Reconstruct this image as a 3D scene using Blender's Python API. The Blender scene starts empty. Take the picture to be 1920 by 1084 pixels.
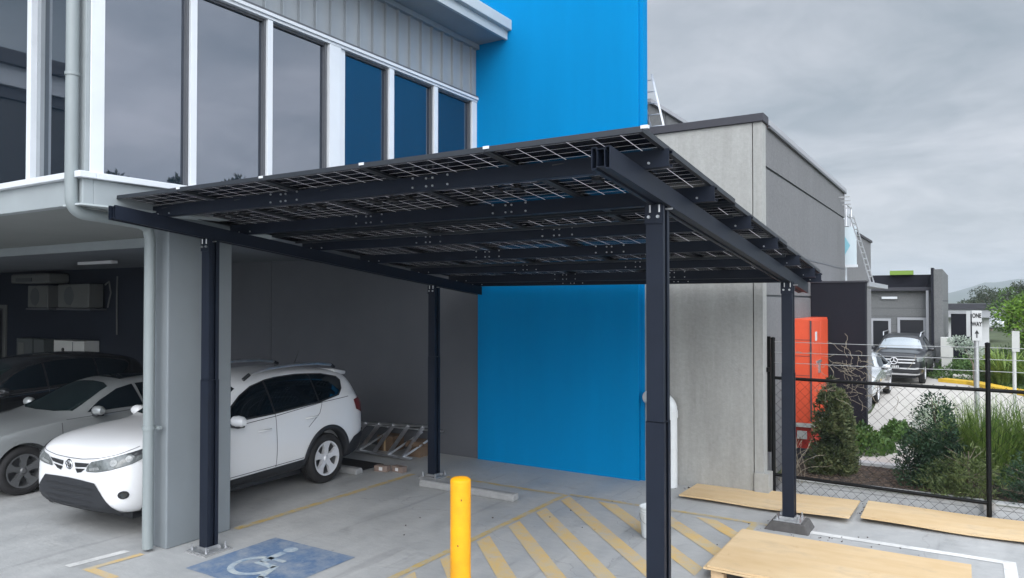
import bpy, bmesh, math, random
from mathutils import Vector, Matrix, noise
from mathutils.bvhtree import BVHTree
R = math.radians
random.seed(7)
sc = bpy.context.scene
COL = sc.collection

# ------------------------------------------------------------------ helpers
class MB:
    def __init__(s): s.v = []; s.f = []
    def add(s, vs, fs):
        n = len(s.v); s.v += [tuple(p) for p in vs]; s.f += [tuple(i + n for i in f) for f in fs]; return s
    def box(s, x0, x1, y0, y1, z0, z1):
        return s.add([(x0,y0,z0),(x1,y0,z0),(x1,y1,z0),(x0,y1,z0),(x0,y0,z1),(x1,y0,z1),(x1,y1,z1),(x0,y1,z1)],
                     [(0,3,2,1),(4,5,6,7),(0,1,5,4),(1,2,6,5),(2,3,7,6),(3,0,4,7)])
    def obox(s, c, sz, rot):     # oriented box; rot = Matrix 3x3
        a, b, d = sz[0]/2, sz[1]/2, sz[2]/2
        m = MB().box(-a,a,-b,b,-d,d)
        return s.add([Vector(c) + rot @ Vector(p) for p in m.v], m.f)
    def bar(s, p0, p1, w, h, up=(0,0,1)):
        p0, p1 = Vector(p0), Vector(p1); d = (p1-p0).normalized()
        sd = d.cross(Vector(up))
        if sd.length < 1e-4: sd = d.cross(Vector((0,1,0)))
        sd.normalize(); u = sd.cross(d).normalized()
        vs = [p + sd*a*w/2 + u*b*h/2 for p in (p0,p1) for a,b in ((-1,-1),(1,-1),(1,1),(-1,1))]
        return s.add(vs, [(0,1,2,3)[::-1],(4,5,6,7),(0,1,5,4),(1,2,6,5),(2,3,7,6),(3,0,4,7)])
    def tube(s, pts, r, n=10, caps=True):
        pts = [Vector(p) for p in pts]; rs = r if isinstance(r, (list, tuple)) else [r]*len(pts)
        t0 = (pts[1]-pts[0]).normalized()
        a = t0.cross(Vector((0,0,1)))
        if a.length < .05: a = t0.cross(Vector((0,1,0)))
        a.normalize(); vs = []
        for i, p in enumerate(pts):
            t = (pts[min(i+1,len(pts)-1)] - pts[max(i-1,0)]).normalized()
            a = (a - t*a.dot(t))
            if a.length < 1e-5: a = t.orthogonal()
            a.normalize(); b = t.cross(a)
            vs += [p + (a*math.cos(2*math.pi*k/n) + b*math.sin(2*math.pi*k/n))*rs[i] for k in range(n)]
        fs = []
        for i in range(len(pts)-1):
            for k in range(n):
                k2 = (k+1) % n
                fs.append((i*n+k, i*n+k2, (i+1)*n+k2, (i+1)*n+k))
        if caps: fs += [tuple(range(n))[::-1], tuple((len(pts)-1)*n + k for k in range(n))]
        return s.add(vs, fs)
    def lathe(s, prof, axis='z', c=(0,0,0), n=24, a0=0, a1=2*math.pi):
        full = abs(a1-a0-2*math.pi) < 1e-6; m = n if full else n+1; vs = []
        for r, h in prof:
            for k in range(m):
                a = a0 + (a1-a0)*k/n; x, y = r*math.cos(a), r*math.sin(a)
                p = (x,y,h) if axis == 'z' else ((h,x,y) if axis == 'x' else (y,h,x))
                vs.append((p[0]+c[0], p[1]+c[1], p[2]+c[2]))
        fs = []
        for i in range(len(prof)-1):
            for k in range(n if full else n):
                k2 = (k+1) % m
                fs.append((i*m+k, i*m+k2, (i+1)*m+k2, (i+1)*m+k))
        return s.add(vs, fs)
    def prism(s, poly, axis, a, b):   # poly in the two remaining axes
        def P(p, t): return {'x':(t,p[0],p[1]),'y':(p[0],t,p[1]),'z':(p[0],p[1],t)}[axis]
        n = len(poly)
        vs = [P(p,a) for p in poly] + [P(p,b) for p in poly]
        return s.add(vs, [tuple(range(n)), tuple(range(n,2*n))[::-1]] + [(i,(i+1)%n,(i+1)%n+n,i+n)[::-1] for i in range(n)])
    def build(s, name, m, parent=None, bevel=0, smooth=False, fix=True):
        me = bpy.data.meshes.new(name)
        off = Vector(parent.location) if parent else Vector((0,0,0))
        if parent and parent.parent: off = off + Vector(parent.parent.location)
        me.from_pydata([tuple(Vector(p)-off) for p in s.v], [], s.f)
        if fix:
            b = bmesh.new(); b.from_mesh(me); bmesh.ops.recalc_face_normals(b, faces=b.faces); b.to_mesh(me); b.free()
        me.materials.append(m)
        o = bpy.data.objects.new(name, me); COL.objects.link(o)
        if parent: o.parent = parent
        if bevel:
            md = o.modifiers.new('bevel','BEVEL'); md.width = bevel; md.segments = 2; md.limit_method = 'ANGLE'; md.angle_limit = R(50)
        if smooth:
            me.polygons.foreach_set('use_smooth', [True]*len(me.polygons))
            if smooth != 2:
                try: me.set_sharp_from_angle(angle=R(40))
                except Exception: pass
        return o

def tag(o, label=None, cat=None, group=None, kind=None):
    if label: o['label'] = label
    if cat: o['category'] = cat
    if group: o['group'] = group
    if kind: o['kind'] = kind
    return o
def thing(name, loc, label, cat, group=None, rz=0):
    o = bpy.data.objects.new(name, None); COL.objects.link(o); o.location = loc; o.rotation_euler = (0,0,rz)
    o.empty_display_size = .2
    return tag(o, label, cat, group)
def kids(o): return [c for c in bpy.data.objects if c.parent == o]
def copy_tree(o, parent=None):
    c = o.copy(); COL.objects.link(c); c.parent = parent
    for ch in kids(o): copy_tree(ch, c)
    return c

# ------------------------------------------------------------------ materials
def newmat(name):
    m = bpy.data.materials.new(name); m.use_nodes = True
    nt = m.node_tree; b = nt.nodes['Principled BSDF']; return m, nt, b
def N(nt, t, **k):
    n = nt.nodes.new(t)
    for a, v in k.items():
        if a.startswith('i_'):
            key = a[2:]; key = int(key) if key.isdigit() else key
            n.inputs[key].default_value = v
        else: setattr(n, a, v)
    return n
def mixc(nt, fac, a, b, mode='MIX'):
    n = nt.nodes.new('ShaderNodeMix'); n.data_type = 'RGBA'; n.blend_type = mode
    for sock, v in ((n.inputs[0],fac),(n.inputs[6],a),(n.inputs[7],b)):
        if hasattr(v, 'links'): nt.links.new(v, sock)
        elif isinstance(v, (int,float)): sock.default_value = v
        else: sock.default_value = (*v, 1)
    return n.outputs[2]
def noisef(nt, vec, scale, detail=5, rough=.6, lo=.35, hi=.65, stretch=None):
    if stretch:
        mp = N(nt,'ShaderNodeMapping'); mp.inputs['Scale'].default_value = stretch; nt.links.new(vec, mp.inputs[0]); vec = mp.outputs[0]
    n = N(nt,'ShaderNodeTexNoise', i_Scale=scale, i_Detail=detail, i_Roughness=rough); nt.links.new(vec, n.inputs['Vector'])
    r = N(nt,'ShaderNodeMapRange'); r.inputs[1].default_value = lo; r.inputs[2].default_value = hi; nt.links.new(n.outputs[0], r.inputs[0])
    return r.outputs[0]
def pm(name, c, rough=.5, metal=0, var=0, vs=3, bump=0, bs=40, dark=None, coat=0, spec=.5, stretch=None, rv=0):
    m, nt, b = newmat(name)
    b.inputs['Base Color'].default_value = (*c,1); b.inputs['Roughness'].default_value = rough
    b.inputs['Metallic'].default_value = metal; b.inputs['Coat Weight'].default_value = coat; b.inputs['Coat Roughness'].default_value = .05
    b.inputs['Specular IOR Level'].default_value = spec
    tc = N(nt,'ShaderNodeTexCoord').outputs['Object']
    if var:
        f = noisef(nt, tc, vs, 6, .65, .3, .7, stretch)
        d = dark or tuple(x*(1-var) for x in c); l = tuple(min(1,x*(1+var*.5)) for x in c)
        nt.links.new(mixc(nt, f, d, l), b.inputs['Base Color'])
        if rv:
            r = N(nt,'ShaderNodeMapRange'); r.inputs[3].default_value = max(.03,rough-rv); r.inputs[4].default_value = rough+rv
            nt.links.new(f, r.inputs[0]); nt.links.new(r.outputs[0], b.inputs['Roughness'])
    if bump:
        n = N(nt,'ShaderNodeTexNoise', i_Scale=bs, i_Detail=4); nt.links.new(tc, n.inputs['Vector'])
        bp = N(nt,'ShaderNodeBump', i_Strength=bump, i_Distance=.01); nt.links.new(n.outputs[0], bp.inputs['Height']); nt.links.new(bp.outputs[0], b.inputs['Normal'])
    return m

CONC = (.36,.365,.36)
def concrete_floor():
    m, nt, b = newmat('floor_concrete')
    pos = N(nt,'ShaderNodeNewGeometry').outputs['Position']
    big = noisef(nt, pos, .55, 6, .6, .3, .7)
    med = noisef(nt, pos, 2.4, 8, .7, .32, .68, (1,.35,1))
    sm = noisef(nt, pos, 14, 6, .7, .3, .7, (.5,1,1))
    c = mixc(nt, big, (.285,.298,.300), (.41,.41,.395))
    c = mixc(nt, .55, c, mixc(nt, med, (.24,.25,.255), (.44,.44,.43)))
    c = mixc(nt, .22, c, mixc(nt, sm, (.22,.23,.24), (.46,.46,.45)))
    st = noisef(nt, pos, 1.1, 9, .72, .60, .70)           # darker stains
    mm = N(nt,'ShaderNodeMath', operation='MULTIPLY', i_1=.45); nt.links.new(st, mm.inputs[0])
    c = mixc(nt, mm.outputs[0], c, (.19,.195,.195))
    wh = noisef(nt, pos, 1.7, 10, .75, .62, .72, (.3,1.2,1))
    mw = N(nt,'ShaderNodeMath', operation='MULTIPLY', i_1=.5); nt.links.new(wh, mw.inputs[0])
    c = mixc(nt, mw.outputs[0], c, (.52,.52,.50))
    # long tyre scuffs, hairline cracks and oil drips
    tyre = noisef(nt, pos, 1.3, 6, .6, .60, .66, (3.2,.22,1)); mt = N(nt,'ShaderNodeMath', operation='MULTIPLY', i_1=.28); nt.links.new(tyre, mt.inputs[0]); c = mixc(nt, mt.outputs[0], c, (.15,.155,.16))
    vo = N(nt,'ShaderNodeTexVoronoi', feature='DISTANCE_TO_EDGE', i_Scale=.23); 
    wv = N(nt,'ShaderNodeTexNoise', i_Scale=1.4, i_Detail=6); nt.links.new(pos, wv.inputs['Vector'])
    wm = N(nt,'ShaderNodeVectorMath', operation='MULTIPLY_ADD'); wm.inputs[1].default_value=(.9,.9,.9); nt.links.new(wv.outputs['Color'], wm.inputs[0]); nt.links.new(pos, wm.inputs[2]); nt.links.new(wm.outputs[0], vo.inputs['Vector'])
    lt = N(nt,'ShaderNodeMath', operation='LESS_THAN', i_1=.0012); nt.links.new(vo.outputs['Distance'], lt.inputs[0]); ml = N(nt,'ShaderNodeMath', operation='MULTIPLY', i_1=.28); nt.links.new(lt.outputs[0], ml.inputs[0]); c = mixc(nt, ml.outputs[0], c, (.10,.10,.10))
    vd = N(nt,'ShaderNodeTexVoronoi', i_Scale=2.6); nt.links.new(pos, vd.inputs['Vector']); ld = N(nt,'ShaderNodeMapRange'); ld.inputs[1].default_value=.055; ld.inputs[2].default_value=.02; nt.links.new(vd.outputs['Distance'], ld.inputs[0]); lm_ = N(nt,'ShaderNodeMath', operation='MULTIPLY', i_1=.5); nt.links.new(ld.outputs[0], lm_.inputs[0]); c = mixc(nt, lm_.outputs[0], c, (.12,.12,.12))
    nt.links.new(c, b.inputs['Base Color'])
    r = N(nt,'ShaderNodeMapRange'); r.inputs[3].default_value=.38; r.inputs[4].default_value=.75
    nt.links.new(med, r.inputs[0]); nt.links.new(r.outputs[0], b.inputs['Roughness'])
    bp = N(nt,'ShaderNodeBump', i_Strength=.25, i_Distance=.01); nt.links.new(sm, bp.inputs['Height']); nt.links.new(bp.outputs[0], b.inputs['Normal'])
    return m
def worn_paint(name, col, wear=.5, sc_=5, col2=None, under=CONC):
    m, nt, b = newmat(name)
    pos = N(nt,'ShaderNodeNewGeometry').outputs['Position']
    f = noisef(nt, pos, sc_, 9, .75, wear-.12, wear+.12)
    v = noisef(nt, pos, 2.2, 5, .6, .3, .7)
    c = mixc(nt, v, col, col2 or tuple(x*.8 for x in col))
    f2 = noisef(nt, pos, sc_*4.5, 6, .8, .56, .64); m2 = N(nt,'ShaderNodeMath', operation='MULTIPLY', i_1=.7); nt.links.new(f2, m2.inputs[0])
    mxx = N(nt,'ShaderNodeMath', operation='MAXIMUM'); nt.links.new(f, mxx.inputs[0]); nt.links.new(m2.outputs[0], mxx.inputs[1])
    nt.links.new(mixc(nt, mxx.outputs[0], c, under), b.inputs['Base Color']); b.inputs['Roughness'].default_value = .6
    return m
def wall_concrete(name, base, dark, amt=.5, rough=.8):
    m, nt, b = newmat(name)
    pos = N(nt,'ShaderNodeNewGeometry').outputs['Position']
    streak = noisef(nt, pos, 1.6, 7, .7, .35, .68, (2.2,2.2,.22))
    blot = noisef(nt, pos, .9, 7, .65, .35, .7)
    fine = noisef(nt, pos, 22, 5, .6, .3, .7)
    c = mixc(nt, streak, base, dark)
    c = mixc(nt, amt, base, c)
    c2 = mixc(nt, blot, tuple(x*1.06 for x in base), tuple(x*.82 for x in base))
    c = mixc(nt, .45, c, c2)
    c = mixc(nt, .08, c, mixc(nt, fine, (.1,.1,.1), (.6,.6,.6)))
    nt.links.new(c, b.inputs['Base Color']); b.inputs['Roughness'].default_value = rough
    bp = N(nt,'ShaderNodeBump', i_Strength=.15, i_Distance=.01); nt.links.new(fine, bp.inputs['Height']); nt.links.new(bp.outputs[0], b.inputs['Normal'])
    return m
def reflective_glass(name, tint, refl, body):
    m, nt, b = newmat(name)
    out = nt.nodes['Material Output']
    b.inputs['Base Color'].default_value = (*body,1); b.inputs['Roughness'].default_value = .04
    g = N(nt,'ShaderNodeBsdfGlossy', i_Roughness=.012); g.inputs['Color'].default_value = (*tint,1)
    tc = N(nt,'ShaderNodeTexCoord').outputs['Object']
    n = N(nt,'ShaderNodeTexNoise', i_Scale=.7, i_Detail=1); nt.links.new(tc, n.inputs['Vector'])
    bp = N(nt,'ShaderNodeBump', i_Strength=.05, i_Distance=.02); nt.links.new(n.outputs[0], bp.inputs['Height']); nt.links.new(bp.outputs[0], g.inputs['Normal'])
    mx = N(nt,'ShaderNodeMixShader', i_0=refl); nt.links.new(b.outputs[0], mx.inputs[1]); nt.links.new(g.outputs[0], mx.inputs[2]); nt.links.new(mx.outputs[0], out.inputs[0])
    return m
def leafmat(name, c1, c2, c3=None, trans=.25):
    m, nt, b = newmat(name)
    pos = N(nt,'ShaderNodeNewGeometry').outputs['Position']
    w = N(nt,'ShaderNodeTexWhiteNoise'); 
    vt = N(nt,'ShaderNodeVectorMath', operation='SNAP'); vt.inputs[1].default_value = (.04,.04,.04); nt.links.new(pos, vt.inputs[0]); nt.links.new(vt.outputs[0], w.inputs['Vector'])
    c = mixc(nt, w.outputs['Value'], c1, c2)
    if c3:
        f = noisef(nt, pos, 2.5, 3, .5, .5, .65); c = mixc(nt, f, c, c3)
    nt.links.new(c, b.inputs['Base Color']); b.inputs['Roughness'].default_value = .55; b.inputs['Specular IOR Level'].default_value = .3
    out = nt.nodes['Material Output']
    t = N(nt,'ShaderNodeBsdfTranslucent'); nt.links.new(c, t.inputs[0])
    mx = N(nt,'ShaderNodeMixShader', i_0=trans); nt.links.new(b.outputs[0], mx.inputs[1]); nt.links.new(t.outputs[0], mx.inputs[2]); nt.links.new(mx.outputs[0], out.inputs[0])
    return m

M = {}
M['floor'] = concrete_floor()
M['yellow_line'] = worn_paint('worn_yellow', (.50,.33,.07), .52, 6, (.45,.33,.10), (.35,.35,.33))
M['hatch'] = worn_paint('hatch_yellow', (.58,.38,.13), .555, 3.6, (.52,.40,.20), (.40,.385,.34))
M['white_line'] = worn_paint('white_paint', (.66,.66,.64), .62, 7)
M['bay_blue'] = worn_paint('bay_blue', (.065,.125,.235), .55, 3.5, (.11,.175,.28), (.27,.30,.33))
M['bay_symbol'] = worn_paint('bay_symbol', (.46,.49,.46), .55, 7, (.40,.45,.48), (.13,.22,.34))
M['steel'] = pm('charcoal_powdercoat', (.009,.013,.023), .48, .0, .15, 4, .04, 120, spec=.22)
M['steel2'] = pm('dark_powdercoat', (.012,.016,.022), .5, 0, .1, 4)
M['galv'] = pm('galvanised', (.48,.49,.50), .38, .85, .3, 12, .1, 60)
M['alu'] = pm('aluminium', (.62,.63,.65), .32, .9, .2, 8)
M['frame_white'] = pm('frame_white', (.60,.63,.66), .4, 0, .05, 3)
M['dark_trim'] = pm('frame_gasket', (.08,.085,.095), .5)  # dark grey of gaskets, joints, grooves and brackets
M['grey_render'] = pm('light_grey_render', (.40,.43,.43), .75, 0, .10, 1.2, .06, 60)
M['slab_edge'] = pm('slab_edge_paint', (.27,.30,.31), .65, 0, .10, 1.5)
M['soffit'] = pm('soffit_sheet', (.19,.20,.195), .8, 0, .08, 1.0)
M['ceiling'] = pm('ceiling_sheet', (.12,.135,.155), .85, 0, .12, .7)
M['clad'] = pm('ribbed_cladding', (.25,.275,.295), .42, 0, .10, 2, spec=.5)
M['fascia'] = pm('fascia_sheet', (.42,.46,.47), .45, 0, .06, 2)
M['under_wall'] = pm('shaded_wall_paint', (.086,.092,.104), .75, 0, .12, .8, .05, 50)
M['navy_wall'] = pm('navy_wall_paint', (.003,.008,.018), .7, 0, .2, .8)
M['column'] = pm('column_paint', (.175,.198,.212), .68, 0, .08, 1.1, .05, 70)
M['pipe'] = pm('pipe_paint', (.215,.245,.25), .45, 0, .06, 2)
M['pvc'] = pm('white_pvc', (.56,.59,.60), .4, 0, .08, 3)
M['blue'] = pm('blue_render', (.0,.185,.43), .8, 0, .07, 1.6, .12, 60, spec=.06, stretch=(1.5,1.5,.16))
M['raw_wall'] = wall_concrete('raw_precast', (.325,.33,.315), (.17,.17,.155), .95)
M['grey_panel'] = wall_concrete('grey_precast', (.125,.128,.133), (.085,.087,.092), .75)
M['far_panel'] = wall_concrete('far_precast', (.105,.11,.112), (.075,.08,.08), .4)
M['cap'] = pm('capping_metal', (.045,.046,.055), .6, 0, .06, 2, spec=.25)
M['cap_light'] = pm('capping_light', (.30,.31,.33), .45, 0, .05, 2)
M['charcoal'] = pm('charcoal_render', (.014,.015,.021), .8, 0, .15, 1, spec=.15)
M['dark_in'] = pm('dark_opening', (.008,.009,.013), .35)
M['win'] = reflective_glass('tinted_glass', (.86,.90,1.0), .215, (.003,.010,.020))
M['win2'] = reflective_glass('tinted_glass_front', (.78,.86,.95), .21, (.003,.008,.014))
M['win3'] = reflective_glass('dim_reflection_glass', (.80,.84,.90), .115, (.010,.019,.036))  # right panes: their dim navy reflection is set into this glass colour
M['yellow'] = pm('bollard_yellow', (.80,.36,.006), .45, 0, .22, 3, dark=(.60,.27,.012), spec=.3)
M['orange'] = pm('switchboard_orange', (.64,.080,.030), .45, 0, .10, 3)
M['stone_w'] = pm('wheel_stop_concrete', (.255,.26,.26), .85, 0, .2, 8, .2, 60)
M['brick'] = pm('brick_face', (.20,.15,.125), .85, 0, .3, 20, .3, 80)
M['card'] = pm('cardboard', (.15,.10,.065), .85, 0, .15, 6)
M['rubber'] = pm('rubber', (.012,.012,.013), .75)
M['black'] = pm('satin_black', (.012,.013,.015), .45)
M['pole_grey'] = pm('sign_pole', (.46,.47,.47), .4, .6, .1, 6)
M['sign_white'] = pm('sign_white', (.52,.53,.53), .6)
M['sign_black'] = pm('sign_black', (.012,.012,.012), .5)
M['fence_black'] = pm('fence_black', (.004,.0045,.005), .5, spec=.15)
M['wire'] = pm('wire_grey', (.30,.31,.31), .45, .5)
M['retain'] = wall_concrete('retaining_block', (.42,.43,.43), (.28,.28,.28), .5)
M['path'] = pm('drive_concrete', (.46,.435,.40), .8, 0, .12, .8, .05, 40)
M['terrain'] = pm('terrain_grass', (.055,.075,.028), .95, 0, .4, .3)
M['mulch'] = pm('mulch', (.05,.036,.028), .95, 0, .6, 14, .8, 30)
M['kerb_yellow'] = pm('kerb_yellow', (.66,.42,.03), .6, 0, .15, 6)
M['rock'] = pm('pale_stone', (.5,.48,.44), .8, 0, .15, 8)
M['hill'] = pm('hill_forest', (.020,.038,.020), .95, 0, .5, .02)
M['bark'] = pm('bark', (.16,.13,.10), .9, 0, .4, 8, .3, 20)
M['twig'] = pm('dry_twig', (.24,.21,.16), .9, 0, .3, 10)
M['teal'] = pm('teal_panel', (.22,.47,.56), .3, 0, .1, 2)
M['pale_panel'] = pm('pale_panel', (.52,.60,.64), .35)
M['lime'] = pm('lime_panel', (.15,.25,.03), .5)
M['white_wall'] = pm('white_wall', (.55,.56,.57), .7, 0, .06, 1)
M['bin_box'] = pm('meter_box', (.42,.43,.41), .5, 0, .06, 3)
M['ac'] = pm('ac_casing', (.10,.105,.10), .5)
M['ac_dark'] = pm('ac_grille', (.06,.07,.07), .6)
M['mortar'] = pm('grout_pad', (.075,.072,.070), .9, 0, .3, 12, .4, 40)
M['paint_white'] = pm('white_car_paint', (.68,.69,.70), .28, 0, 0, coat=1)
M['paint_silver'] = pm('silver_car_paint', (.33,.35,.355), .30, .5, 0, coat=1)
M['paint_black'] = pm('black_car_paint', (.010,.011,.013), .25, 0, 0, coat=1)
M['paint_grey'] = pm('dark_grey_car_paint', (.010,.012,.016), .35, .1, 0, coat=.35)
M['paint_pale'] = pm('pale_silver_car_paint', (.55,.58,.60), .25, .4, 0, coat=1)
M['plastic'] = pm('cladding_plastic', (.016,.018,.022), .55, 0, .1, 20)
M['car_glass'] = reflective_glass('car_glass', (.7,.8,.85), .09, (.003,.006,.009))
M['screen_glass'] = reflective_glass('windscreen_glass', (.8,.88,.9), .16, (.004,.010,.011))
M['pale_glass'] = reflective_glass('pale_windscreen', (.85,.92,.95), .55, (.05,.06,.07))
M['chrome'] = pm('chrome', (.75,.76,.78), .12, 1)
M['alloy'] = pm('alloy_wheel', (.62,.63,.65), .35, .25)
M['dark_alloy'] = pm('dark_alloy_wheel', (.13,.135,.14), .35, .4)
M['tail_red'] = pm('tail_lens', (.16,.004,.010), .15, 0, coat=1)
M['seam'] = pm('panel_gap', (.05,.05,.055), .8)
M['lamp_lens'] = pm('headlamp_lens', (.13,.145,.145), .25, .1, .6, 18, coat=.4)
M['lamp_clear'] = pm('headlamp_reflector', (.27,.285,.285), .35, .2, .6, 30, coat=.2)
def ply():
    m, nt, b = newmat('plywood')
    pos = N(nt,'ShaderNodeTexCoord').outputs['Object']
    g = noisef(nt, pos, 2.6, 6, .6, .3, .7, (.35,2.4,2.4))
    k = noisef(nt, pos, 5, 7, .7, .62, .70)
    c = mixc(nt, g, (.52,.36,.185), (.62,.47,.28))
    e = noisef(nt, pos, .9, 4, .6, .35, .7); c = mixc(nt, .3, c, mixc(nt, e, (.42,.29,.15), (.66,.53,.35)))
    kk = N(nt,'ShaderNodeMath', operation='MULTIPLY', i_1=.5); nt.links.new(k, kk.inputs[0])
    c = mixc(nt, kk.outputs[0], c, (.36,.22,.10))
    kv = N(nt,'ShaderNodeTexVoronoi', i_Scale=3.1); nt.links.new(pos, kv.inputs['Vector']); kr = N(nt,'ShaderNodeMapRange'); kr.inputs[1].default_value=.075; kr.inputs[2].default_value=.03; nt.links.new(kv.outputs['Distance'], kr.inputs[0]); km = N(nt,'ShaderNodeMath', operation='MULTIPLY', i_1=.7); nt.links.new(kr.outputs[0], km.inputs[0]); c = mixc(nt, km.outputs[0], c, (.22,.11,.045))
    dn = noisef(nt, pos, 1.6, 9, .75, .52, .68, (1,1.6,1)); dm = N(nt,'ShaderNodeMath', operation='MULTIPLY', i_1=.38); nt.links.new(dn, dm.inputs[0]); c = mixc(nt, dm.outputs[0], c, (.30,.25,.20))
    nt.links.new(c, b.inputs['Base Color']); b.inputs['Roughness'].default_value = .7
    return m
M['ply'] = ply()
M['timber'] = pm('pallet_timber', (.52,.37,.22), .8, 0, .25, 6, .2, 30)
def pv():
    m, nt, b = newmat('solar_laminate')
    b.inputs['Base Color'].default_value = (.004,.005,.009,1); b.inputs['Roughness'].default_value = .22; b.inputs['Specular IOR Level'].default_value = .25
    tc = N(nt,'ShaderNodeTexCoord').outputs['Object']; sp = N(nt,'ShaderNodeSeparateXYZ'); nt.links.new(tc, sp.inputs[0])
    def line(sock, pitch, w):
        d = N(nt,'ShaderNodeMath', operation='DIVIDE', i_1=pitch); nt.links.new(sock, d.inputs[0])
        fr = N(nt,'ShaderNodeMath', operation='FRACT'); nt.links.new(d.outputs[0], fr.inputs[0])
        l = N(nt,'ShaderNodeMath', operation='LESS_THAN', i_1=w/pitch); nt.links.new(fr.outputs[0], l.inputs[0]); return l.outputs[0]
    a = line(sp.outputs[0], PW/6, .0068); c = line(sp.outputs[1], .0985, .0045)
    mx = N(nt,'ShaderNodeMath', operation='MAXIMUM'); nt.links.new(a, mx.inputs[0]); nt.links.new(c, mx.inputs[1])
    t = N(nt,'ShaderNodeBsdfTransparent'); t.inputs[0].default_value = (.92,.90,.92,1)
    tl = N(nt,'ShaderNodeBsdfTranslucent'); tl.inputs[0].default_value=(.95,.93,.94,1); tm = N(nt,'ShaderNodeMixShader', i_0=.5); nt.links.new(t.outputs[0],tm.inputs[1]); nt.links.new(tl.outputs[0],tm.inputs[2]); t=tm
    ms = N(nt,'ShaderNodeMixShader'); nt.links.new(mx.outputs[0], ms.inputs[0]); nt.links.new(b.outputs[0], ms.inputs[1]); nt.links.new(t.outputs[0], ms.inputs[2])
    nt.links.new(ms.outputs[0], nt.nodes['Material Output'].inputs[0])
    return m
PW = 1.10
M['pv'] = pv()

# ------------------------------------------------------------------ ground
def ter(x, y):      # height of the terrain behind the parking slab
    if y < 12.3: return .15
    t = min(1,(y-12.3)/12); z = .15 - .62*t*t*(3-2*t)
    return z - .02*min(1,max(0,(y-24)/40))
def sheet(name, x0, x1, y0, y1, dz, m, nx=12, ny=40, f=ter, kind='structure'):
    b = MB(); 
    for j in range(ny+1):
        for i in range(nx+1):
            x = x0+(x1-x0)*i/nx; y = y0+(y1-y0)*j/ny; b.v.append((x,y,f(x,y)+dz))
    for j in range(ny):
        for i in range(nx):
            a = j*(nx+1)+i; b.f.append((a,a+1,a+nx+2,a+nx+1))
    return tag(b.build(name, m), kind=kind)
g = MB(); g.box(-60,60,-60,10.66,-.3,0); tag(g.build('parking_ground', M['floor']), kind='structure')
b = MB()
ys = [10.66+.4*i for i in range(40)] + [27+3*i for i in range(20)] + [100,200,500,1200,3000]
xs = [-3500,-600,-200,-60,-20] + [-8+1.0*i for i in range(24)] + [20,60,200,600,3500]
for y in ys:
    for x in xs: b.v.append((x,y,ter(x,y)))
for j in range(len(ys)-1):
    for i in range(len(xs)-1):
        a = j*len(xs)+i; b.f.append((a,a+1,a+len(xs)+1,a+len(xs)))
tag(b.build('terrain', M['terrain']), kind='structure')
b = MB().add([(-2500,-2500,-.31),(2500,-2500,-.31),(2500,-60,-.31),(-2500,-60,-.31),
              (60,-60,-.31),(2500,-60,-.31),(2500,10.66,-.31),(60,10.66,-.31)], [(0,1,2,3),(4,5,6,7)])
tag(b.build('yard_ground', M['terrain']), kind='structure')
# driveway and road of pale concrete
b = MB(); rows = [(12.3,-2.2,-.62),(13.2,-2.2,-.66),(14.5,-2.3,-.72),(16,-2.35,-.6),(18,-2.3,-.2),(20,-2.3,1.2),(22,-2.3,2.6),(24,-2.4,3.8),(26.5,-2.6,3.4),(28,-3.2,2.2),(29.5,-4.0,1.35),(31,-4.3,.5),(32,-4.4,-.1),(32.8,-4.4,-.95),(35.9,-4.4,-.95)]
for y,x0,x1 in rows:
    for k in range(7): x = x0+(x1-x0)*k/6; b.v.append((x,y,ter(x,y)+.02))
for j in range(len(rows)-1):
    for k in range(6): a = j*7+k; b.f.append((a,a+1,a+8,a+7))
tag(b.build('driveway', M['path']), kind='structure')
b = MB().box(-2.1,-.4,12.12,12.3,-.1,.21); tag(b.build('driveway_kerb', M['retain'], bevel=.01), kind='structure')
sheet('mulch_bed', -2.3, 4, 10.83, 12.12, .012, M['mulch'], 30, 8)

# ------------------------------------------------------------------ parking markings
def flat(polys, z=.004):
    b = MB()
    for p in polys: b.add([(x,y,z) for x,y in p], [tuple(range(len(p)))])
    return b
def rect(x0,x1,y0,y1): return [(x0,y0),(x1,y0),(x1,y1),(x0,y1)]
def clip(poly, f):      # keep f(p) >= 0
    out = []
    for i,p in enumerate(poly):
        q = poly[(i+1)%len(poly)]; a, c = f(p), f(q)
        if a >= 0: out.append(p)
        if (a < 0) != (c < 0): t = a/(a-c); out.append((p[0]+(q[0]-p[0])*t, p[1]+(q[1]-p[1])*t))
    return out
hp = []
for k in range(-2, 9):
    s0 = 1.42+.646*k
    p = [(-9, s0+9),(3, s0-3),(3, s0+.25-3),(-9, s0+.25+9)]
    for f in (lambda q:q[0]+4.56, lambda q:-2.24-q[0], lambda q:q[1]-3.6, lambda q:8.78-q[1]): p = clip(p, f)
    if len(p) > 2: hp.append(p)
tag(flat(hp).build('hatched_marking', M['hatch']), kind='structure')
tag(flat([rect(-4.68,-4.60,3.6,8.86), rect(-7.0,-4.68,8.80,8.88), rect(-4.60,-2.0,8.86,8.94), rect(-2.2,-2.12,7.2,8.86), rect(-7.2,-7.1,5.55,8.72)]).build('yellow_bay_line', M['yellow_line']), kind='structure')
tag(flat([[(-7.34,3.93),(-6.85,3.93),(-6.85,4.02),(-7.26,4.02),(-7.22,4.5),(-7.30,4.5)]]).build('yellow_bay_corner', M['hatch']), kind='structure')
tag(flat([[(-7.60,3.90),(-7.50,3.90),(-7.43,4.47),(-7.53,4.47)]]).build('white_bay_line', M['white_line']), kind='structure')
tag(flat([rect(-1.62,.36,8.82,8.93), rect(.25,.36,6.5,8.82)]).build('white_kerb_line', M['white_line']), kind='structure')
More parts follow.
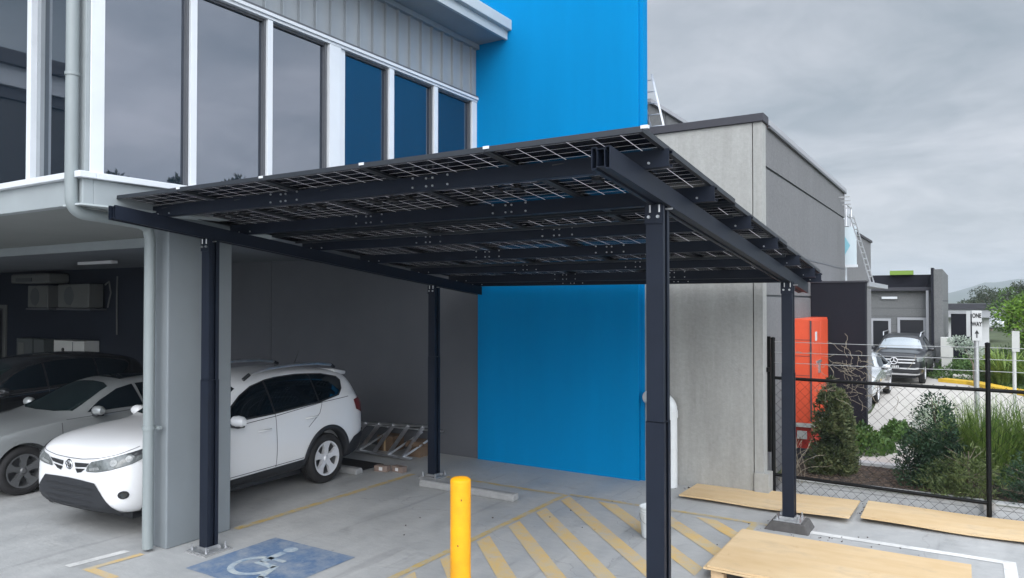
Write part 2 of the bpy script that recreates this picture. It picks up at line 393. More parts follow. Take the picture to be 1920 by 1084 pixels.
tag(flat([rect(-6.52,-5.33,4.48,5.58)]).build('accessible_bay_square', M['bay_blue']), kind='structure')
b = MB(); cx, cy = -5.99, 4.88          # wheelchair symbol, upright along +Y, facing +X
def arc(cx,cy,r0,r1,a0,a1,n=28):
    for k in range(n):
        a, c = R(a0+(a1-a0)*k/n), R(a0+(a1-a0)*(k+1)/n)
        b.add([(cx+r0*math.cos(a),cy+r0*math.sin(a),.008),(cx+r1*math.cos(a),cy+r1*math.sin(a),.008),(cx+r1*math.cos(c),cy+r1*math.sin(c),.008),(cx+r0*math.cos(c),cy+r0*math.sin(c),.008)],[(0,1,2,3)])
def seg(p,q,w):
    p,q = Vector(p),Vector(q); d=(q-p).normalized(); nn=Vector((-d.y,d.x))*w/2
    b.add([(*(p+nn),.0085),(*(q+nn),.0085),(*(q-nn),.0085),(*(p-nn),.0085)],[(0,1,2,3)])
arc(cx,cy,.195,.26,115,370); arc(cx-.06,cy+.50,0.0,.075,0,360)
seg((cx-.06,cy+.40),(cx-.03,cy+.10),.09); seg((cx-.07,cy+.22),(cx+.17,cy+.22),.055); seg((cx-.07,cy+.08),(cx+.20,cy+.06),.08)
seg((cx+.19,cy+.09),(cx+.30,cy-.19),.07); seg((cx+.27,cy-.19),(cx+.38,cy-.17),.055)
tag(b.build('accessible_symbol', M['bay_symbol']), kind='structure')

# ------------------------------------------------------------------ office building
off = thing('office_building', (-7.0,4.0,0), 'two storey grey office block with tinted upper windows over an open undercroft', 'building')
XW = -6.95; YF = 3.7
# ground storey back wall, light part then navy part
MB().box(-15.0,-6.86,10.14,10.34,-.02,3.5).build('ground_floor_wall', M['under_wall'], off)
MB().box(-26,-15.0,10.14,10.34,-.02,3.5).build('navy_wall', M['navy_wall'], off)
MB().box(-12.02,-12.0,10.128,10.14,0,3.4).build('wall_joint', M['dark_trim'], off)
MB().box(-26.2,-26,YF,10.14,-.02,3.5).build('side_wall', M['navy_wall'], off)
# soffit, beam strip and ceiling
MB().box(-26,-6.97,YF+.02,6.35,3.52,3.58).build('soffit', M['soffit'], off)
MB().box(-26,-6.97,6.35,10.14,3.40,3.56).build('ceiling', M['ceiling'], off)
MB().box(-26,-6.97,6.30,6.352,3.385,3.53).build('soffit_trim', M['slab_edge'], off)
# slab edge
MB().box(-26,-6.955,YF,YF+.1,3.50,3.74).box(-7.05,-6.955,YF+.1,10.12,3.50,3.74).build('slab_edge', M['slab_edge'], off, bevel=.006)
MB().box(-7.2,-6.90,YF-.05,10.1,3.485,3.50).build('drip_edge', M['fascia'], off)
MB().box(-26,-6.90,YF-.06,YF+.1,3.74,3.80).box(-7.05,-6.90,YF+.1,10.12,3.74,3.80).build('window_sill', M['frame_white'], off, bevel=.006)
# upper storey core
MB().box(-26,-7.12,YF+.16,10.3,3.60,7.0).build('upper_wall', M['grey_render'], off)
ZH = 5.90
# columns
cl = MB().box(-7.44,-7.18,4.71,5.50,0,3.5).build('column', M['column'], off, bevel=.012)
MB().box(-19.3,-19.0,4.71,5.50,0,3.5).build('column', M['column'], off, bevel=.012)
# windows in the side that faces the carport
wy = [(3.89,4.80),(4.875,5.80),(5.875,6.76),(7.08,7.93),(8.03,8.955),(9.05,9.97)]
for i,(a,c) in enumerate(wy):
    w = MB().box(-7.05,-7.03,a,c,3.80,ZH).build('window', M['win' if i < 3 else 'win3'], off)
    f = MB(); t=.03
    f.box(-7.03,-6.985,c-t,c,3.80,ZH).box(-7.03,-7.0,a,c-t,ZH-t,ZH).build('window_gasket', M['dark_trim'], w)
posts = [(4.80,4.875),(5.80,5.875),(7.93,8.03),(8.955,9.05),(9.97,10.12)]
for a,c in posts: MB().box(-7.05,-6.95,a,c,3.80,ZH).build('mullion', M['frame_white'], off, bevel=.004)
MB().box(-7.05,-6.945,3.76,3.89,3.80,ZH).build('corner_post', M['frame_white'], off, bevel=.004)
MB().box(-7.05,-6.945,6.78,6.98,3.80,ZH).box(-7.05,-6.975,6.98,7.08,3.8,ZH).build('corner_post', M['frame_white'], off, bevel=.004)
MB().box(-7.05,-6.94,3.76,10.12,ZH,ZH+.035).box(-7.05,-6.915,3.76,10.12,ZH+.035,ZH+.075).build('window_head', M['frame_white'], off, bevel=.004)
# the street side windows
MB().box(-7.22,-6.96,YF+.02,YF+.06,3.80,7.0).box(-7.05,-6.96,YF+.06,3.76,3.80,7.0).build('corner_panel', M['slab_edge'], off, bevel=.004)
for a,c in [(-7.86,-7.22),(-9.4,-8.01),(-11.0,-9.55),(-12.6,-11.15),(-14.2,-12.75)]:
    w = MB().box(a,c,YF+.10,YF+.12,3.80,6.9).build('window', M['win2'], off)
for a,c in [(-8.01,-7.93),(-9.55,-9.4),(-11.15,-11.0),(-12.75,-12.6)]: MB().box(a,c,YF,YF+.14,3.80,6.9).build('mullion', M['frame_white'], off, bevel=.004)
MB().box(-7.93,-7.86,YF+.06,YF+.14,3.80,6.9).build('mullion', M['clad'], off)
MB().box(-26,-14.2,YF+.06,YF+.14,3.8,6.9).build('front_wall_panel', M['clad'], off)
# ribbed cladding over the windows
cb = MB().box(-7.05,-6.97,3.76,10.12,ZH+.075,6.86)
y = 3.9
while y < 10.05:
    cb.box(-6.97,-6.925,y,y+.018,ZH+.08,6.80); y += .262
cb.build('ribbed_cladding', M['clad'], off)
MB().box(-7.0,-6.92,3.72,10.12,ZH+.075,ZH+.10).build('cladding_flashing', M['dark_trim'], off)
MB().box(-6.97,-6.90,3.76,10.1,6.78,6.855).build('eave_trim', M['clad'], off)
# eaves: soffit, fascia and gutter
MB().box(-26,-6.38,3.0,10.12,6.86,6.90).build('eave_soffit', M['clad'], off)
MB().box(-6.40,-6.35,2.95,10.12,6.84,6.98).box(-26,-6.40,2.95,3.0,6.84,6.98).build('fascia', M['fascia'], off, bevel=.004)
MB().box(-6.38,-6.27,2.93,10.12,6.98,7.15).box(-26,-6.38,2.86,2.97,6.98,7.15).build('gutter', M['fascia'], off, bevel=.01)
b = MB(); b.add([(-26,2.9,7.16),(-6.38,2.9,7.16),(-6.38,10.3,7.17),(-26,10.3,7.17),(-26,6.6,8.1),(-10.5,6.6,8.1)],[(0,1,5,4),(1,2,5),(2,3,4,5)])
b.build('roof', M['cap_light'], off)
# downpipe at the corner: down the wall, elbow under the slab, across, down the column
px, py = -7.04, 3.64
pts = [(px,py,7.0),(px,py,3.56)]
for k in range(1,7): a = R(15*k); pts.append((px-.13*(1-math.cos(a))*.25, py+.13*(1-math.cos(a)), 3.56-.13*math.sin(a)-.01*k/6))
pts += [(-7.20,4.20,3.41),(-7.28,4.46,3.40),(-7.298,4.55,3.36),(-7.30,4.58,3.26),(-7.30,4.58,0.03)]
MB().tube(pts, .055, 20).build('downpipe', M['pipe'], off, smooth=True)
b = MB().lathe([(.064,-.02),(.064,.02),(.058,.02)], 'z', (-7.30,4.58,1.28), 20); b.box(-7.34,-7.19,4.63,4.66,1.265,1.295)
b.build('pipe_bracket', M['pipe'], off)
for z in (4.7,6.2): MB().lathe([(.058,-.015),(.063,-.015),(.063,.015),(.058,.015)],'z',(px,py,z),20).build('pipe_bracket', M['pipe'], off)
MB().box(-15.2,-14.0,8.0,8.12,3.33,3.385).build('ceiling_light', M['white_wall'], off)

# services on the navy wall
def ac(x,z,w,h,label):
    t = thing('air_conditioner', (x,9.9,z), label, 'air conditioner', 'condensers bracketed to the navy undercroft wall')
    MB().box(x,x+w*.42,9.74,10.1,z,z+h).box(x+w*.42,x+w,9.74,10.1,z,z+h).build('casing', M['ac'], t, bevel=.02)
    MB().lathe([(0,0),(.22,0),(.24,.01)],'y',(x+w*.36,9.735,z+h/2),24).build('fan_grille', M['ac_dark'], t)
    MB().box(x-.05,x+w+.1,9.72,10.13,z-.06,z-.02).build('bracket', M['dark_trim'], t)
ac(-19.4,2.44,1.4,.58,'large pale condenser unit on the dark navy wall, nearer the column')
ac(-20.9,2.44,1.0,.56,'darker condenser unit on the navy wall, further from the column')
t = thing('duct_unit', (-20.8,9.8,2.95), 'long pale ducted unit hanging under the undercroft ceiling above the condensers', 'air unit')
MB().box(-21.5,-19.6,9.6,10.12,3.06,3.30).build('casing', M['ac'], t, bevel=.04)
MB().box(-21.2,-20.4,9.585,9.6,3.1,3.2).build('grille', M['ac_dark'], t)
t = thing('switch_cabinet', (-18.9,9.8,.7), 'tall pale cabinet with two black dials against the navy wall', 'cabinet')
MB().box(-19.6,-18.2,9.75,10.12,.5,1.63).build('body', M['bin_box'], t, bevel=.01)
MB().box(-18.72,-18.70,9.742,9.75,.5,1.6).build('door_seam', M['dark_trim'], t)
for z in (1.40,1.10): MB().lathe([(0,-.02),(.05,-.02),(.05,.01)],'y',(-19.15,9.75,z),16).build('dial', M['sign_black'], t)
t = thing('meter_cabinet', (-21.2,9.9,.9), 'dim grey double cabinet low on the navy wall left of the pale one', 'cabinet')
MB().box(-21.7,-20.9,9.85,10.12,1.0,1.62).box(-20.8,-20.3,9.85,10.12,.95,1.62).build('body', M['ac_dark'], t, bevel=.01)
MB().box(-21.6,-21.3,9.84,9.85,1.1,1.5).build('door', M['ac'], t)
t = thing('doorway', (-23,10.1,0), 'half seen doorway with a pale grey frame at the far left of the undercroft', 'door')
MB().box(-23.0,-22.85,10.08,10.13,0,2.5).box(-24.2,-24.05,10.08,10.13,0,2.5).box(-24.05,-23.0,10.08,10.13,2.4,2.5).build('frame', M['ac'], t)
MB().box(-24.05,-23.0,10.11,10.135,0,2.4).build('door_leaf', M['dark_in'], t)
t = MB().tube([(-17.4,10.09,3.2),(-17.4,10.08,2.5),(-17.38,10.08,1.8)],.018,8).tube([(-17.9,10.08,3.0),(-17.7,10.06,3.08),(-17.62,10.06,2.8),(-17.75,10.06,2.45)],.018,8).build('wall_conduit', M['ac'])
tag(t,'thin pale conduit and looped cable running down the navy undercroft wall','conduit')

# ------------------------------------------------------------------ blue feature wall
fw_ = thing('feature_wall', (-5.5,10.1,0), 'tall bright blue rendered blade wall behind the carport', 'wall')
MB().box(-6.93,-4.10,10.10,10.32,-.02,9.5).box(-7.25,-6.93,10.10,10.32,3.55,9.5).build('render', M['blue'], fw_, bevel=.006)
MB().box(-4.098,-4.04,10.16,10.32,-.02,9.52).build('end_trim', M['blue'], fw_)
# wall return + white bent pipe between blue wall and raw concrete
rp = thing('vent_pipe', (-3.6,10.05,0), 'thick white pipe rising from the slab and bending behind the blue wall', 'pipe')
pts = [(-3.60,10.03,0.0),(-3.60,10.03,1.08)]
for k in range(1,9): a = R(90*k/8); pts.append((-3.60-.14*(1-math.cos(a)),10.03,1.08+.14*math.sin(a)))
pts += [(-3.86,10.05,1.22),(-3.97,10.12,1.22)]
MB().tube(pts,.095,20).build('pipe_run', M['pvc'], rp, smooth=True)
MB().lathe([(.096,-.05),(.104,-.05),(.104,.05),(.096,.05)],'z',(-3.60,10.03,1.02),20).build('collar', M['pvc'], rp, smooth=True)

# ------------------------------------------------------------------ concrete warehouse
wh = thing('concrete_warehouse', (-3,10.4,0), 'raw concrete tilt panel unit with grey painted side and dark capping', 'building')
MB().box(-4.04,-2.50,10.20,10.42,-.05,5.02).build('front_wall', M['raw_wall'], wh)
MB().box(-2.487,-2.37,10.20,10.42,.30,5.02).box(-2.487,-2.30,10.17,10.42,-.05,.30).build('corner_panel', M['raw_wall'], wh)
def sidep(z0,z1): return MB().box(-2.62,-2.372,10.43,17.9,z0,z1).build('side_wall', M['grey_panel'], wh)
sidep(-.6,2.66); sidep(2.69,4.42)
sidep(4.46,5.02)
MB().box(-2.62,-2.40,10.43,17.9,2.6,4.6).build('joint_backing', M['dark_trim'], wh)
MB().box(-2.373,-2.366,12.6,17.9,3.30,3.325).build('wall_groove', M['dark_trim'], wh)
MB().box(-12,-2.63,17.6,17.9,-.6,5.02).box(-12,-11.8,10.5,17.6,-.1,5.02).build('rear_wall', M['grey_panel'], wh)
MB().box(-11.8,-2.63,10.43,17.6,4.6,4.7).build('roof_deck', M['cap'], wh)
MB().box(-4.04,-2.34,10.16,10.46,5.022,5.13).box(-11,-4.04,10.34,10.46,5.022,5.13).build('front_capping', M['cap'], wh, bevel=.004)
MB().box(-2.66,-2.33,10.46,17.94,5.022,5.10).build('side_capping', M['cap_light'], wh, bevel=.004)
MB().box(-2.36,-2.33,10.5,17.9,4.985,5.022).build('capping_lip', M['dark_trim'], wh)
b = MB()
for k in range(4): b.box(-2.37,-2.15-.02*k,17.0+.25*k,17.02+.25*k,4.80-.05*k,4.82-.05*k)
b.build('antenna_bracket', M['galv'], wh)
# taller block behind the roof
tb = thing('plant_screen', (-5,12,4.7), 'grey parapet of the taller block rising behind the concrete roof', 'building part')
MB().box(-4.35,-4.12,10.56,13.6,4.7,5.60).build('screen_wall', M['far_panel'], tb)
MB().box(-4.40,-4.07,10.54,13.65,5.60,5.66).build('screen_capping', M['cap_light'], tb)
MB().box(-4.119,-4.112,11.30,11.33,4.7,5.6).build('screen_joint', M['dark_trim'], tb)

def ladder(name,p0,p1,wdir,w,n,r,label,cat='ladder',mt='alu'):
    t = thing(name, p0, label, cat); p0,p1,wd = Vector(p0),Vector(p1),Vector(wdir).normalized()*w/2
    for s in (-1,1): MB().bar(p0+wd*s,p1+wd*s,r*.8,r*2.0,up=wd).build('stile', M[mt], t)
    for k in range(n):
        c = p0.lerp(p1,(k+.5)/n); MB().tube([c-wd,c+wd],r*.55,8).build('rung', M[mt], t)
    return t
ladder('roof_ladder',(-3.94,10.50,5.13),(-4.13,10.46,6.0),(1,0.1,0),.20,5,.014,'white aluminium ladder leaning by the blue wall on the warehouse roof')

# ------------------------------------------------------------------ buildings further along
nb = thing('neighbour_unit', (-4,20.8,-.4), 'grey unit with teal sign panel just past the concrete warehouse', 'building')
MB().box(-9,-2.42,18.6,23.4,-.7,4.27).build('wall', M['grey_panel'], nb)
MB().box(-9,-2.38,18.55,23.45,4.27,4.33).build('capping', M['cap'], nb)
MB().box(-2.6,-2.44,18.2,18.6,-.6,3.45).build('window', M['pale_glass'], nb)
MB().box(-2.44,-2.40,18.38,18.42,2.9,3.6).build('window_frame', M['frame_white'], nb)
sb = thing('sign_board', (-2.3,18.3,3.4), 'pale teal sign panel with a dark chevron mark beside the warehouse corner', 'sign')
MB().box(-2.60,-2.16,18.05,18.13,3.42,4.27).build('panel', M['pale_panel'], sb)
MB().add([(-2.60,18.04,4.25),(-2.40,18.04,3.85),(-2.60,18.04,3.44),(-2.50,18.04,3.44),(-2.28,18.04,3.85),(-2.50,18.04,4.25)],[(0,1,4,5),(1,2,3,4)]).build('chevron', M['teal'], sb)
MB().box(-2.62,-2.14,18.03,18.16,3.36,3.42).build('ledge', M['frame_white'], sb)
bl = thing('blade_wall', (-1.9,13.7,0), 'dark charcoal blade wall standing out beside the orange cabinet', 'wall')
MB().box(-2.37,-1.50,13.70,13.90,-.2,2.92).build('panel', M['charcoal'], bl, bevel=.006)
MB().box(-2.37,-1.48,13.68,13.92,2.92,2.95).build('capping', M['cap'], bl)
aw = thing('awning', (-1.7,17,2.8), 'thin grey awning slab running back from the charcoal blade wall', 'awning')
MB().box(-2.38,-1.50,13.93,17.2,2.86,2.93).build('slab', M['cap_light'], aw)
MB().box(-1.499,-1.46,13.93,17.2,2.855,2.935).build('edge', M['cap_light'], aw)
ladder('extension_ladder',(-1.72,17.0,2.93),(-2.12,17.0,4.42),(.10,1,0),.34,12,.02,'long aluminium ladder leaning from the awning to the neighbour roof')
t = thing('roof_handrail', (-2.5,19.5,4.3), 'thin metal handrail at the top of the long ladder', 'handrail')
MB().tube([(-2.45,18.7,4.3),(-2.45,18.7,4.85),(-2.45,19.6,4.85),(-2.45,19.6,4.3)],.014,8).tube([(-2.45,18.7,4.6),(-2.45,19.6,4.6)],.012,8).build('rail', M['alu'], t)

gb = thing('grey_unit', (-3,36,-.5), 'grey single storey unit with two dark doorways behind the parked utility', 'building')
MB().box(-9,-1.35,36,44,-.8,3.05).build('wall', M['far_panel'], gb)
for k in range(7): MB().box(-9,-1.36,35.992,36.0,.35*k+.2,.35*k+.21).build('wall_groove', M['cap'], gb)
MB().box(-9,-1.35,35.7,44,3.05,3.20).build('roof_edge', M['cap'], gb)
MB().box(-9,-1.35,36.5,44,3.20,3.75).build('parapet', M['charcoal'], gb)
MB().box(-3.0,-2.1,36.2,36.5,3.75,3.93).build('parapet_panel', M['lime'], gb)
MB().box(-1.36,-.98,35.3,44,-.8,3.93).build('blade_pier', M['far_panel'], gb, bevel=.01)
MB().box(-1.40,-1.30,35.25,44,-.8,3.99).build('pier_edge', M['charcoal'], gb)
MB().box(-.985,-.978,35.3,44,1.0,1.03).box(-.985,-.978,35.3,44,2.6,2.63).build('pier_groove', M['charcoal'], gb)
for x0,x1,z1 in ((-3.65,-3.05,1.75),(-2.60,-1.72,1.80)):
    d = MB().box(x0,x1,35.97,36.0,-.6,z1).build('doorway', M['dark_in'], gb)
    MB().box(x0-.1,x0,35.93,36.0,-.6,z1+.1).box(x1,x1+.1,35.93,36,-.6,z1+.1).box(x0,x1,35.93,36.0,z1,z1+.1).build('frame', M['cap_light'], d)
MB().box(-1.60,-1.50,35.6,35.7,-.6,3.05).build('downpipe', M['cap_light'], gb)
MB().box(-3.3,-2.7,35.9,35.99,2.70,2.80).build('light_fitting', M['frame_white'], gb)
mb_ = thing('meter_box', (-.85,34.6,-.5), 'pale grey meter box on a plinth at the pier of the grey unit', 'box')
MB().box(-1.02,-.66,34.5,34.8,-.6,.35).build('plinth', M['bin_box'], mb_)
MB().box(-1.05,-.62,34.45,34.85,.35,1.15).build('box', M['bin_box'], mb_, bevel=.01)
gw = thing('dark_screen_wall', (-.3,38,-.5), 'dark charcoal screen wall right of the grey unit', 'wall')
MB().box(-.75,.05,38,38.3,-.8,2.05).build('panel', M['charcoal'], gw)
MB().box(-.80,.08,37.95,38.35,2.05,2.12).build('capping', M['cap_light'], gw)
lb = thing('low_building', (0,60,-.5), 'long low pale building with a dark flat roof edge beyond the gardens', 'building')
MB().box(-9,1.05,60,72,-.8,1.5).build('wall', M['white_wall'], lb)
MB().box(-9,1.30,59.0,72,1.5,2.05).build('fascia', M['cap_light'], lb)
MB().box(-9,1.32,58.9,72,2.05,2.42).build('roof_edge', M['cap'], lb)
MB().box(-.9,.2,59.96,60.0,.0,1.2).build('window', M['car_glass'], lb)

# building wing reflected in the front windows
wg = thing('warehouse_wing', (-24,-10,0), 'long shed with dark roof bands standing behind the camera, seen mirrored in the front windows', 'building')
MB().box(-34,-22,-34,-.2,0,8.05).build('wall', M['dark_in'], wg)
MB().box(-34,-21.9,-34,-.2,8.05,8.38).build('roof_band', M['cap'], wg)
MB().box(-34,-21.8,-34,-.2,8.38,8.92).build('pale_band', M['cap_light'], wg)
MB().box(-34,-21.6,-34,-.2,8.92,9.3).build('eave', M['cap'], wg)

# ------------------------------------------------------------------ solar carport
cp = thing('solar_carport', (-4.3,7,0), 'charcoal steel carport roofed with bifacial solar panels over the parking bays', 'carport')
SL = .109; ang = math.atan(SL)
def rt_(y): return 3.49 - SL*(y-3.88)      # rafter top
RC = Matrix.Rotation(-ang,3,'X')
for xc in (-6.77,-1.80):
    b = MB(); y0,y1 = 3.87,9.90; h=.13; hw=.06
    def strip(xa,xb,d0,d1):
        b.add([(xa,y0,rt_(y0)-d1),(xb,y0,rt_(y0)-d1),(xb,y0,rt_(y0)-d0),(xa,y0,rt_(y0)-d0),(xa,y1,rt_(y1)-d1),(xb,y1,rt_(y1)-d1),(xb,y1,rt_(y1)-d0),(xa,y1,rt_(y1)-d0)],
              [(0,1,2,3),(7,6,5,4),(0,4,5,1),(1,5,6,2),(2,6,7,3),(3,7,4,0)])
    strip(-hw+xc,-hw+xc+.006,0,h); strip(xc+hw-.006,xc+hw,0,h)
    for sx in (-1,1):
        a0,a1 = sorted((xc+sx*(hw-.006), xc+sx*(hw-.030)))
        strip(a0,a1,0,.006); strip(a0,a1,h-.006,h)
        c0,c1 = sorted((xc+sx*(hw-.030), xc+sx*(hw-.034)))
        strip(c0,c1,.006,.02); strip(c0,c1,h-.02,h-.006)
    strip(xc-.026,xc+.026,.012,.016); strip(xc-.026,xc+.026,h-.016,h-.012); strip(xc-.026,xc-.022,.016,h-.016); strip(xc+.022,xc+.026,.016,h-.016)
    rf = b.build('rafter', M['steel'], cp)
py_ = [4.39,5.35,6.40,7.42,8.48,9.42,9.86]
PH = .112
_t = MB().lathe([(0,-.010),(.008,-.010),(.008,0)],'y',(0,0,0),8).build('bolt', M['galv']); bolt_me = _t.data; bpy.data.objects.remove(_t)
restb = []
for i,y in enumerate(py_):
    b = MB(); zb = rt_(y)+.002; x0,x1 = -7.02,-1.58
    b.box(x0,x1,y,y+.006,zb,zb+PH)                       # web
    b.box(x0,x1,y+.006,y+.07,zb,zb+.005).box(x0,x1,y+.006,y+.07,zb+PH-.007,zb+PH-.002)
    b.box(x0,x1,y+.064,y+.07,zb+.005,zb+.024).box(x0,x1,y+.064,y+.07,zb+PH-.022,zb+PH-.007)
    p = b.build('purlin', M['steel'], cp)
    bolts = []
    class _B:
        def lathe(q,pr,ax,c,n): bolts.append(c)
    bb = _B()
    for xc in (-5.05,-3.45):
        for dx,zs in ((-.16,(.03,.10)),(-.03,(.03,.09)),(.03,(.03,.09)),(.17,(.03,.10))):
            for z in zs: bb.lathe([(0,-.008),(.007,-.008),(.007,0)],'y',(xc+dx+.1*(i%2),y,zb+z),8)
    for xc in (-6.77,-1.80):
        for dx in (-.09,.09): bb.lathe([(0,-.01),(.009,-.01),(.009,0)],'y',(xc+dx,y,zb+.03),8)
    if i < 4:
        for c in bolts:
            o = bpy.data.objects.new('bolt', bolt_me); COL.objects.link(o); o.parent = p; o.location = Vector(c) - cp.location
    else: restb += bolts
_r = MB()
for c in restb: _r.lathe([(0,-.009),(.007,-.009),(.007,0)],'y',c,6)
tag(_r.build('bolt', M['galv'], cp), kind='stuff')
# posts
def post(x,y,kind):
    top = rt_(y)-.133; s=.062; t=.0655
    zs = 1.78
    b = MB()
    for (h,z0,z1) in ((t,.03,zs),(s,zs,top+.02)):
        b.box(x-h,x+h-.002,y-h,y-h+.006,z0,z1).box(x-h,x+h-.002,y+h-.006,y+h,z0,z1).box(x-h,x-h+.006,y-h+.006,y+h-.006,z0,z1)
        b.box(x+h-.008,x+h-.002,y-h+.006,y-h+.040,z0,z1).box(x+h-.008,x+h-.002,y+h-.040,y+h-.006,z0,z1)
        b.box(x+h-.03,x+h-.026,y-h+.04,y+h-.04,z0,z1)
    b.box(x-t,x+t-.002,y-t,y+t,zs-.004,zs)
    po = b.build('post', M['steel'], cp)
    pl = MB(); q=.15
    z0 = .10 if kind=='pad' else .012
    pl.box(x-q,x+q,y-q,y+q,z0,z0+.014).box(x-.10,x+.10,y-t-.012,y-t,z0+.014,z0+.04).box(x-.1,x+.1,y+t,y+t+.012,z0+.014,z0+.04).box(x+t,x+t+.012,y-.08,y+.08,z0+.014,z0+.05)
    pl.build('base_plate', M['galv'], po, bevel=.003)
    for a in (-1,1):
        for c in (-1,1):
            bo = MB(); bo.tube([(x+a*.115,y+c*.115,z0),(x+a*.115,y+c*.115,z0+.07)],.008,8).lathe([(.016,z0+.014),(.016,z0+.034),(0,z0+.034)],'z',(x+a*.115,y+c*.115,0),6)
            bo.build('anchor_bolt', M['galv'], po)
    if kind=='pad':
        MB().add([(x-.24,y-.20,0),(x+.24,y-.20,0),(x+.24,y+.2,0),(x-.24,y+.2,0),(x-.17,y-.17,.10),(x+.19,y-.17,.10),(x+.19,y+.17,.10),(x-.17,y+.17,.10)],[(0,1,5,4),(1,2,6,5),(2,3,7,6),(3,0,4,7),(4,5,6,7)]).build('grout_pad', M['mortar'], po, bevel=.01)
    else:
        MB().box(x-.17,x+.17,y-.17,y+.17,0,.012).build('grout_pad', M['stone_w'], po)
    # head bracket with bolts
    hb = MB(); zt = top
    hb.box(x-.068,x+.066,y-s-.010,y-s-.002,zt-.12,zt+.005)
    hb.build('head_bracket', M['steel'], po)
    for dx in (-.035,.03):
        bt = MB(); bt.lathe([(0,-.016),(.011,-.016),(.011,0)],'y',(x+dx,y-s-.010,zt-.075),8)
        bt.tube([(x+dx+.01,y-s-.02,zt-.045),(x+dx+.01,y-s-.02,zt+.005)],.007,8)
        bt.build('head_bolt', M['galv'], po)
    bt = MB(); bt.tube([(x+s,y-.02,zt-.02),(x+s+.05,y-.02,zt-.02)],.007,8)
    bt.build('head_bolt', M['galv'], po)
post(-6.78,4.93,'plate'); post(-6.78,8.74,'plate'); post(-1.83,4.86,'plate'); post(-1.79,8.93,'pad')
# solar panels: one built, the others copied
RL = 1.985; SR = .098; ar = math.atan(SR)
pan = MB().box(.012,PW-.016,.012,RL-.012,.008,.014).build('solar_panel', M['pv'], cp)
f = MB(); W_ = PW-.004; h=.034
for (x0,x1,y0,y1) in ((0,.012,0,RL-.004),(W_-.012,W_,0,RL-.004),(.012,W_-.012,0,.012),(.012,W_-.012,RL-.016,RL-.004)): f.box(x0,x1,y0,y1,-h+.016,.018)
for (x0,x1,y0,y1) in ((.012,.030,.012,RL-.016),(W_-.03,W_-.012,.012,RL-.016)): f.box(x0,x1,y0,y1,-h+.016,-h+.019)
f.v = [(a+cp.location.x,b_+cp.location.y,c) for a,b_,c in f.v]
fr = f.build('panel_frame', M['steel2'], cp); fr.parent = pan
jb = MB()
for x in (.35,.55,.75): jb.box(x-.03,x+.03,RL/2-.05,RL/2+.05,-.012,.0078)
jb.tube([(.75,RL/2-.05,-.004),(.8,RL/2-.3,-.05),(.6,RL/2-.6,-.02),(.3,RL/2-.62,-.04)],.004,6)
jb.v = [(a+cp.location.x,b_+cp.location.y,c) for a,b_,c in jb.v]
j = jb.build('junction_box', M['black'], cp); j.parent = pan
pan.data.transform(Matrix.Translation(cp.location))       # back to local coordinates
X0 = -7.10; YS = 4.02
zlist = []
for r in range(3):
    y0 = YS + r*RL*math.cos(ar)
    mid = y0 + RL/2
    z0 = rt_(mid) + PH + .022 + SR*RL/2
    for c in range(5):
        p = pan if (r==0 and c==0) else copy_tree(pan, cp)
        p.location = Vector((X0+PW*c, y0, z0)) - cp.location; p.rotation_euler = (-ar,0,0)
        p.data = pan.data
for c in range(6):
    x = X0+PW*c; b = MB(); b.box(x-.015+.015*(c==0),x+.030,YS-.006,YS+.02,rt_(YS)+PH+.012,rt_(YS)+PH+.030); b.build('end_clamp', M['frame_white'], cp)
b = MB()
for (x0,y,n) in ((-3.9,5.5,3),(-5.5,6.5,3),(-3.0,4.7,2)):
    pts=[]
    for k in range(9): pts.append((x0+.16*k, y+.04*math.sin(k*2.1), rt_(y)+.09+.03*math.sin(k*1.7+n)))
    b.tube(pts,.006,6)
for y in (5.42,6.47,7.5): b.tube([(-6.9,y,rt_(y)+.10),(-4,y+.01,rt_(y)+.07),(-1.7,y,rt_(y)+.10)],.006,6)
b.build('cable', M['black'], cp)
b = MB()
for y in (6.33,8.40):
    b.box(-7.0,-1.7,y-.06,y-.03,rt_(y)+PH-.03,rt_(y)+PH-.005)
b.build('drain_channel', M['steel2'], cp)

# ------------------------------------------------------------------ bollard, bucket, wheel stops
t = thing('bollard', (-3.50,4.86,0), 'bright yellow steel bollard in front of the parking bay', 'bollard')
MB().tube([(-3.50,4.86,0),(-3.50,4.86,1.15)],.083,32).build('tube', M['yellow'], t, smooth=True)
MB().lathe([(.083,1.15),(.084,1.155),(.080,1.17),(.06,1.182),(.03,1.188),(0,1.19)],'z',(-3.50,4.86,0),32).build('cap', M['yellow'], t, smooth=True)
b = MB()
for k,(a,z,s) in enumerate(((-.9,1.02,.006),(-1.2,.66,.005),(-1.35,.28,.010),(-1.9,.35,.004))):
    x,y = -3.50+.0835*math.cos(a), 4.86+.0835*math.sin(a); b.box(x-s,x+s,y-.001,y+.001,z-s,z+s*1.6)
b.build('scuff', M['plastic'], t)

t = thing('paint_bucket', (-3.00,7.80,0), 'white plastic pail standing on the hatched bay', 'bucket')
MB().lathe([(0,.005),(.125,.005),(.13,.02),(.147,.30),(.147,.335)],'z',(-3.00,7.80,0),32).lathe([(.143,.335),(.141,.30),(.122,.03),(0,.03)],'z',(-3.00,7.80,0),32).build('pail', M['pvc'], t, smooth=True)
b = MB()
for z in (.33,.30,.27): b.lathe([(.145,z-.006),(.153,z-.006),(.153,z+.006),(.143,z+.006)],'z',(-3.00,7.80,0),32)
b.build('rim', M['pvc'], t)
pts = [(-3.00-.152*math.cos(R(a)), 7.80-.152*math.sin(R(a))*.99, .30-.13*math.sin(R(a))) for a in range(0,181,15)]
MB().tube(pts,.003,6).build('handle', M['wire'], t)

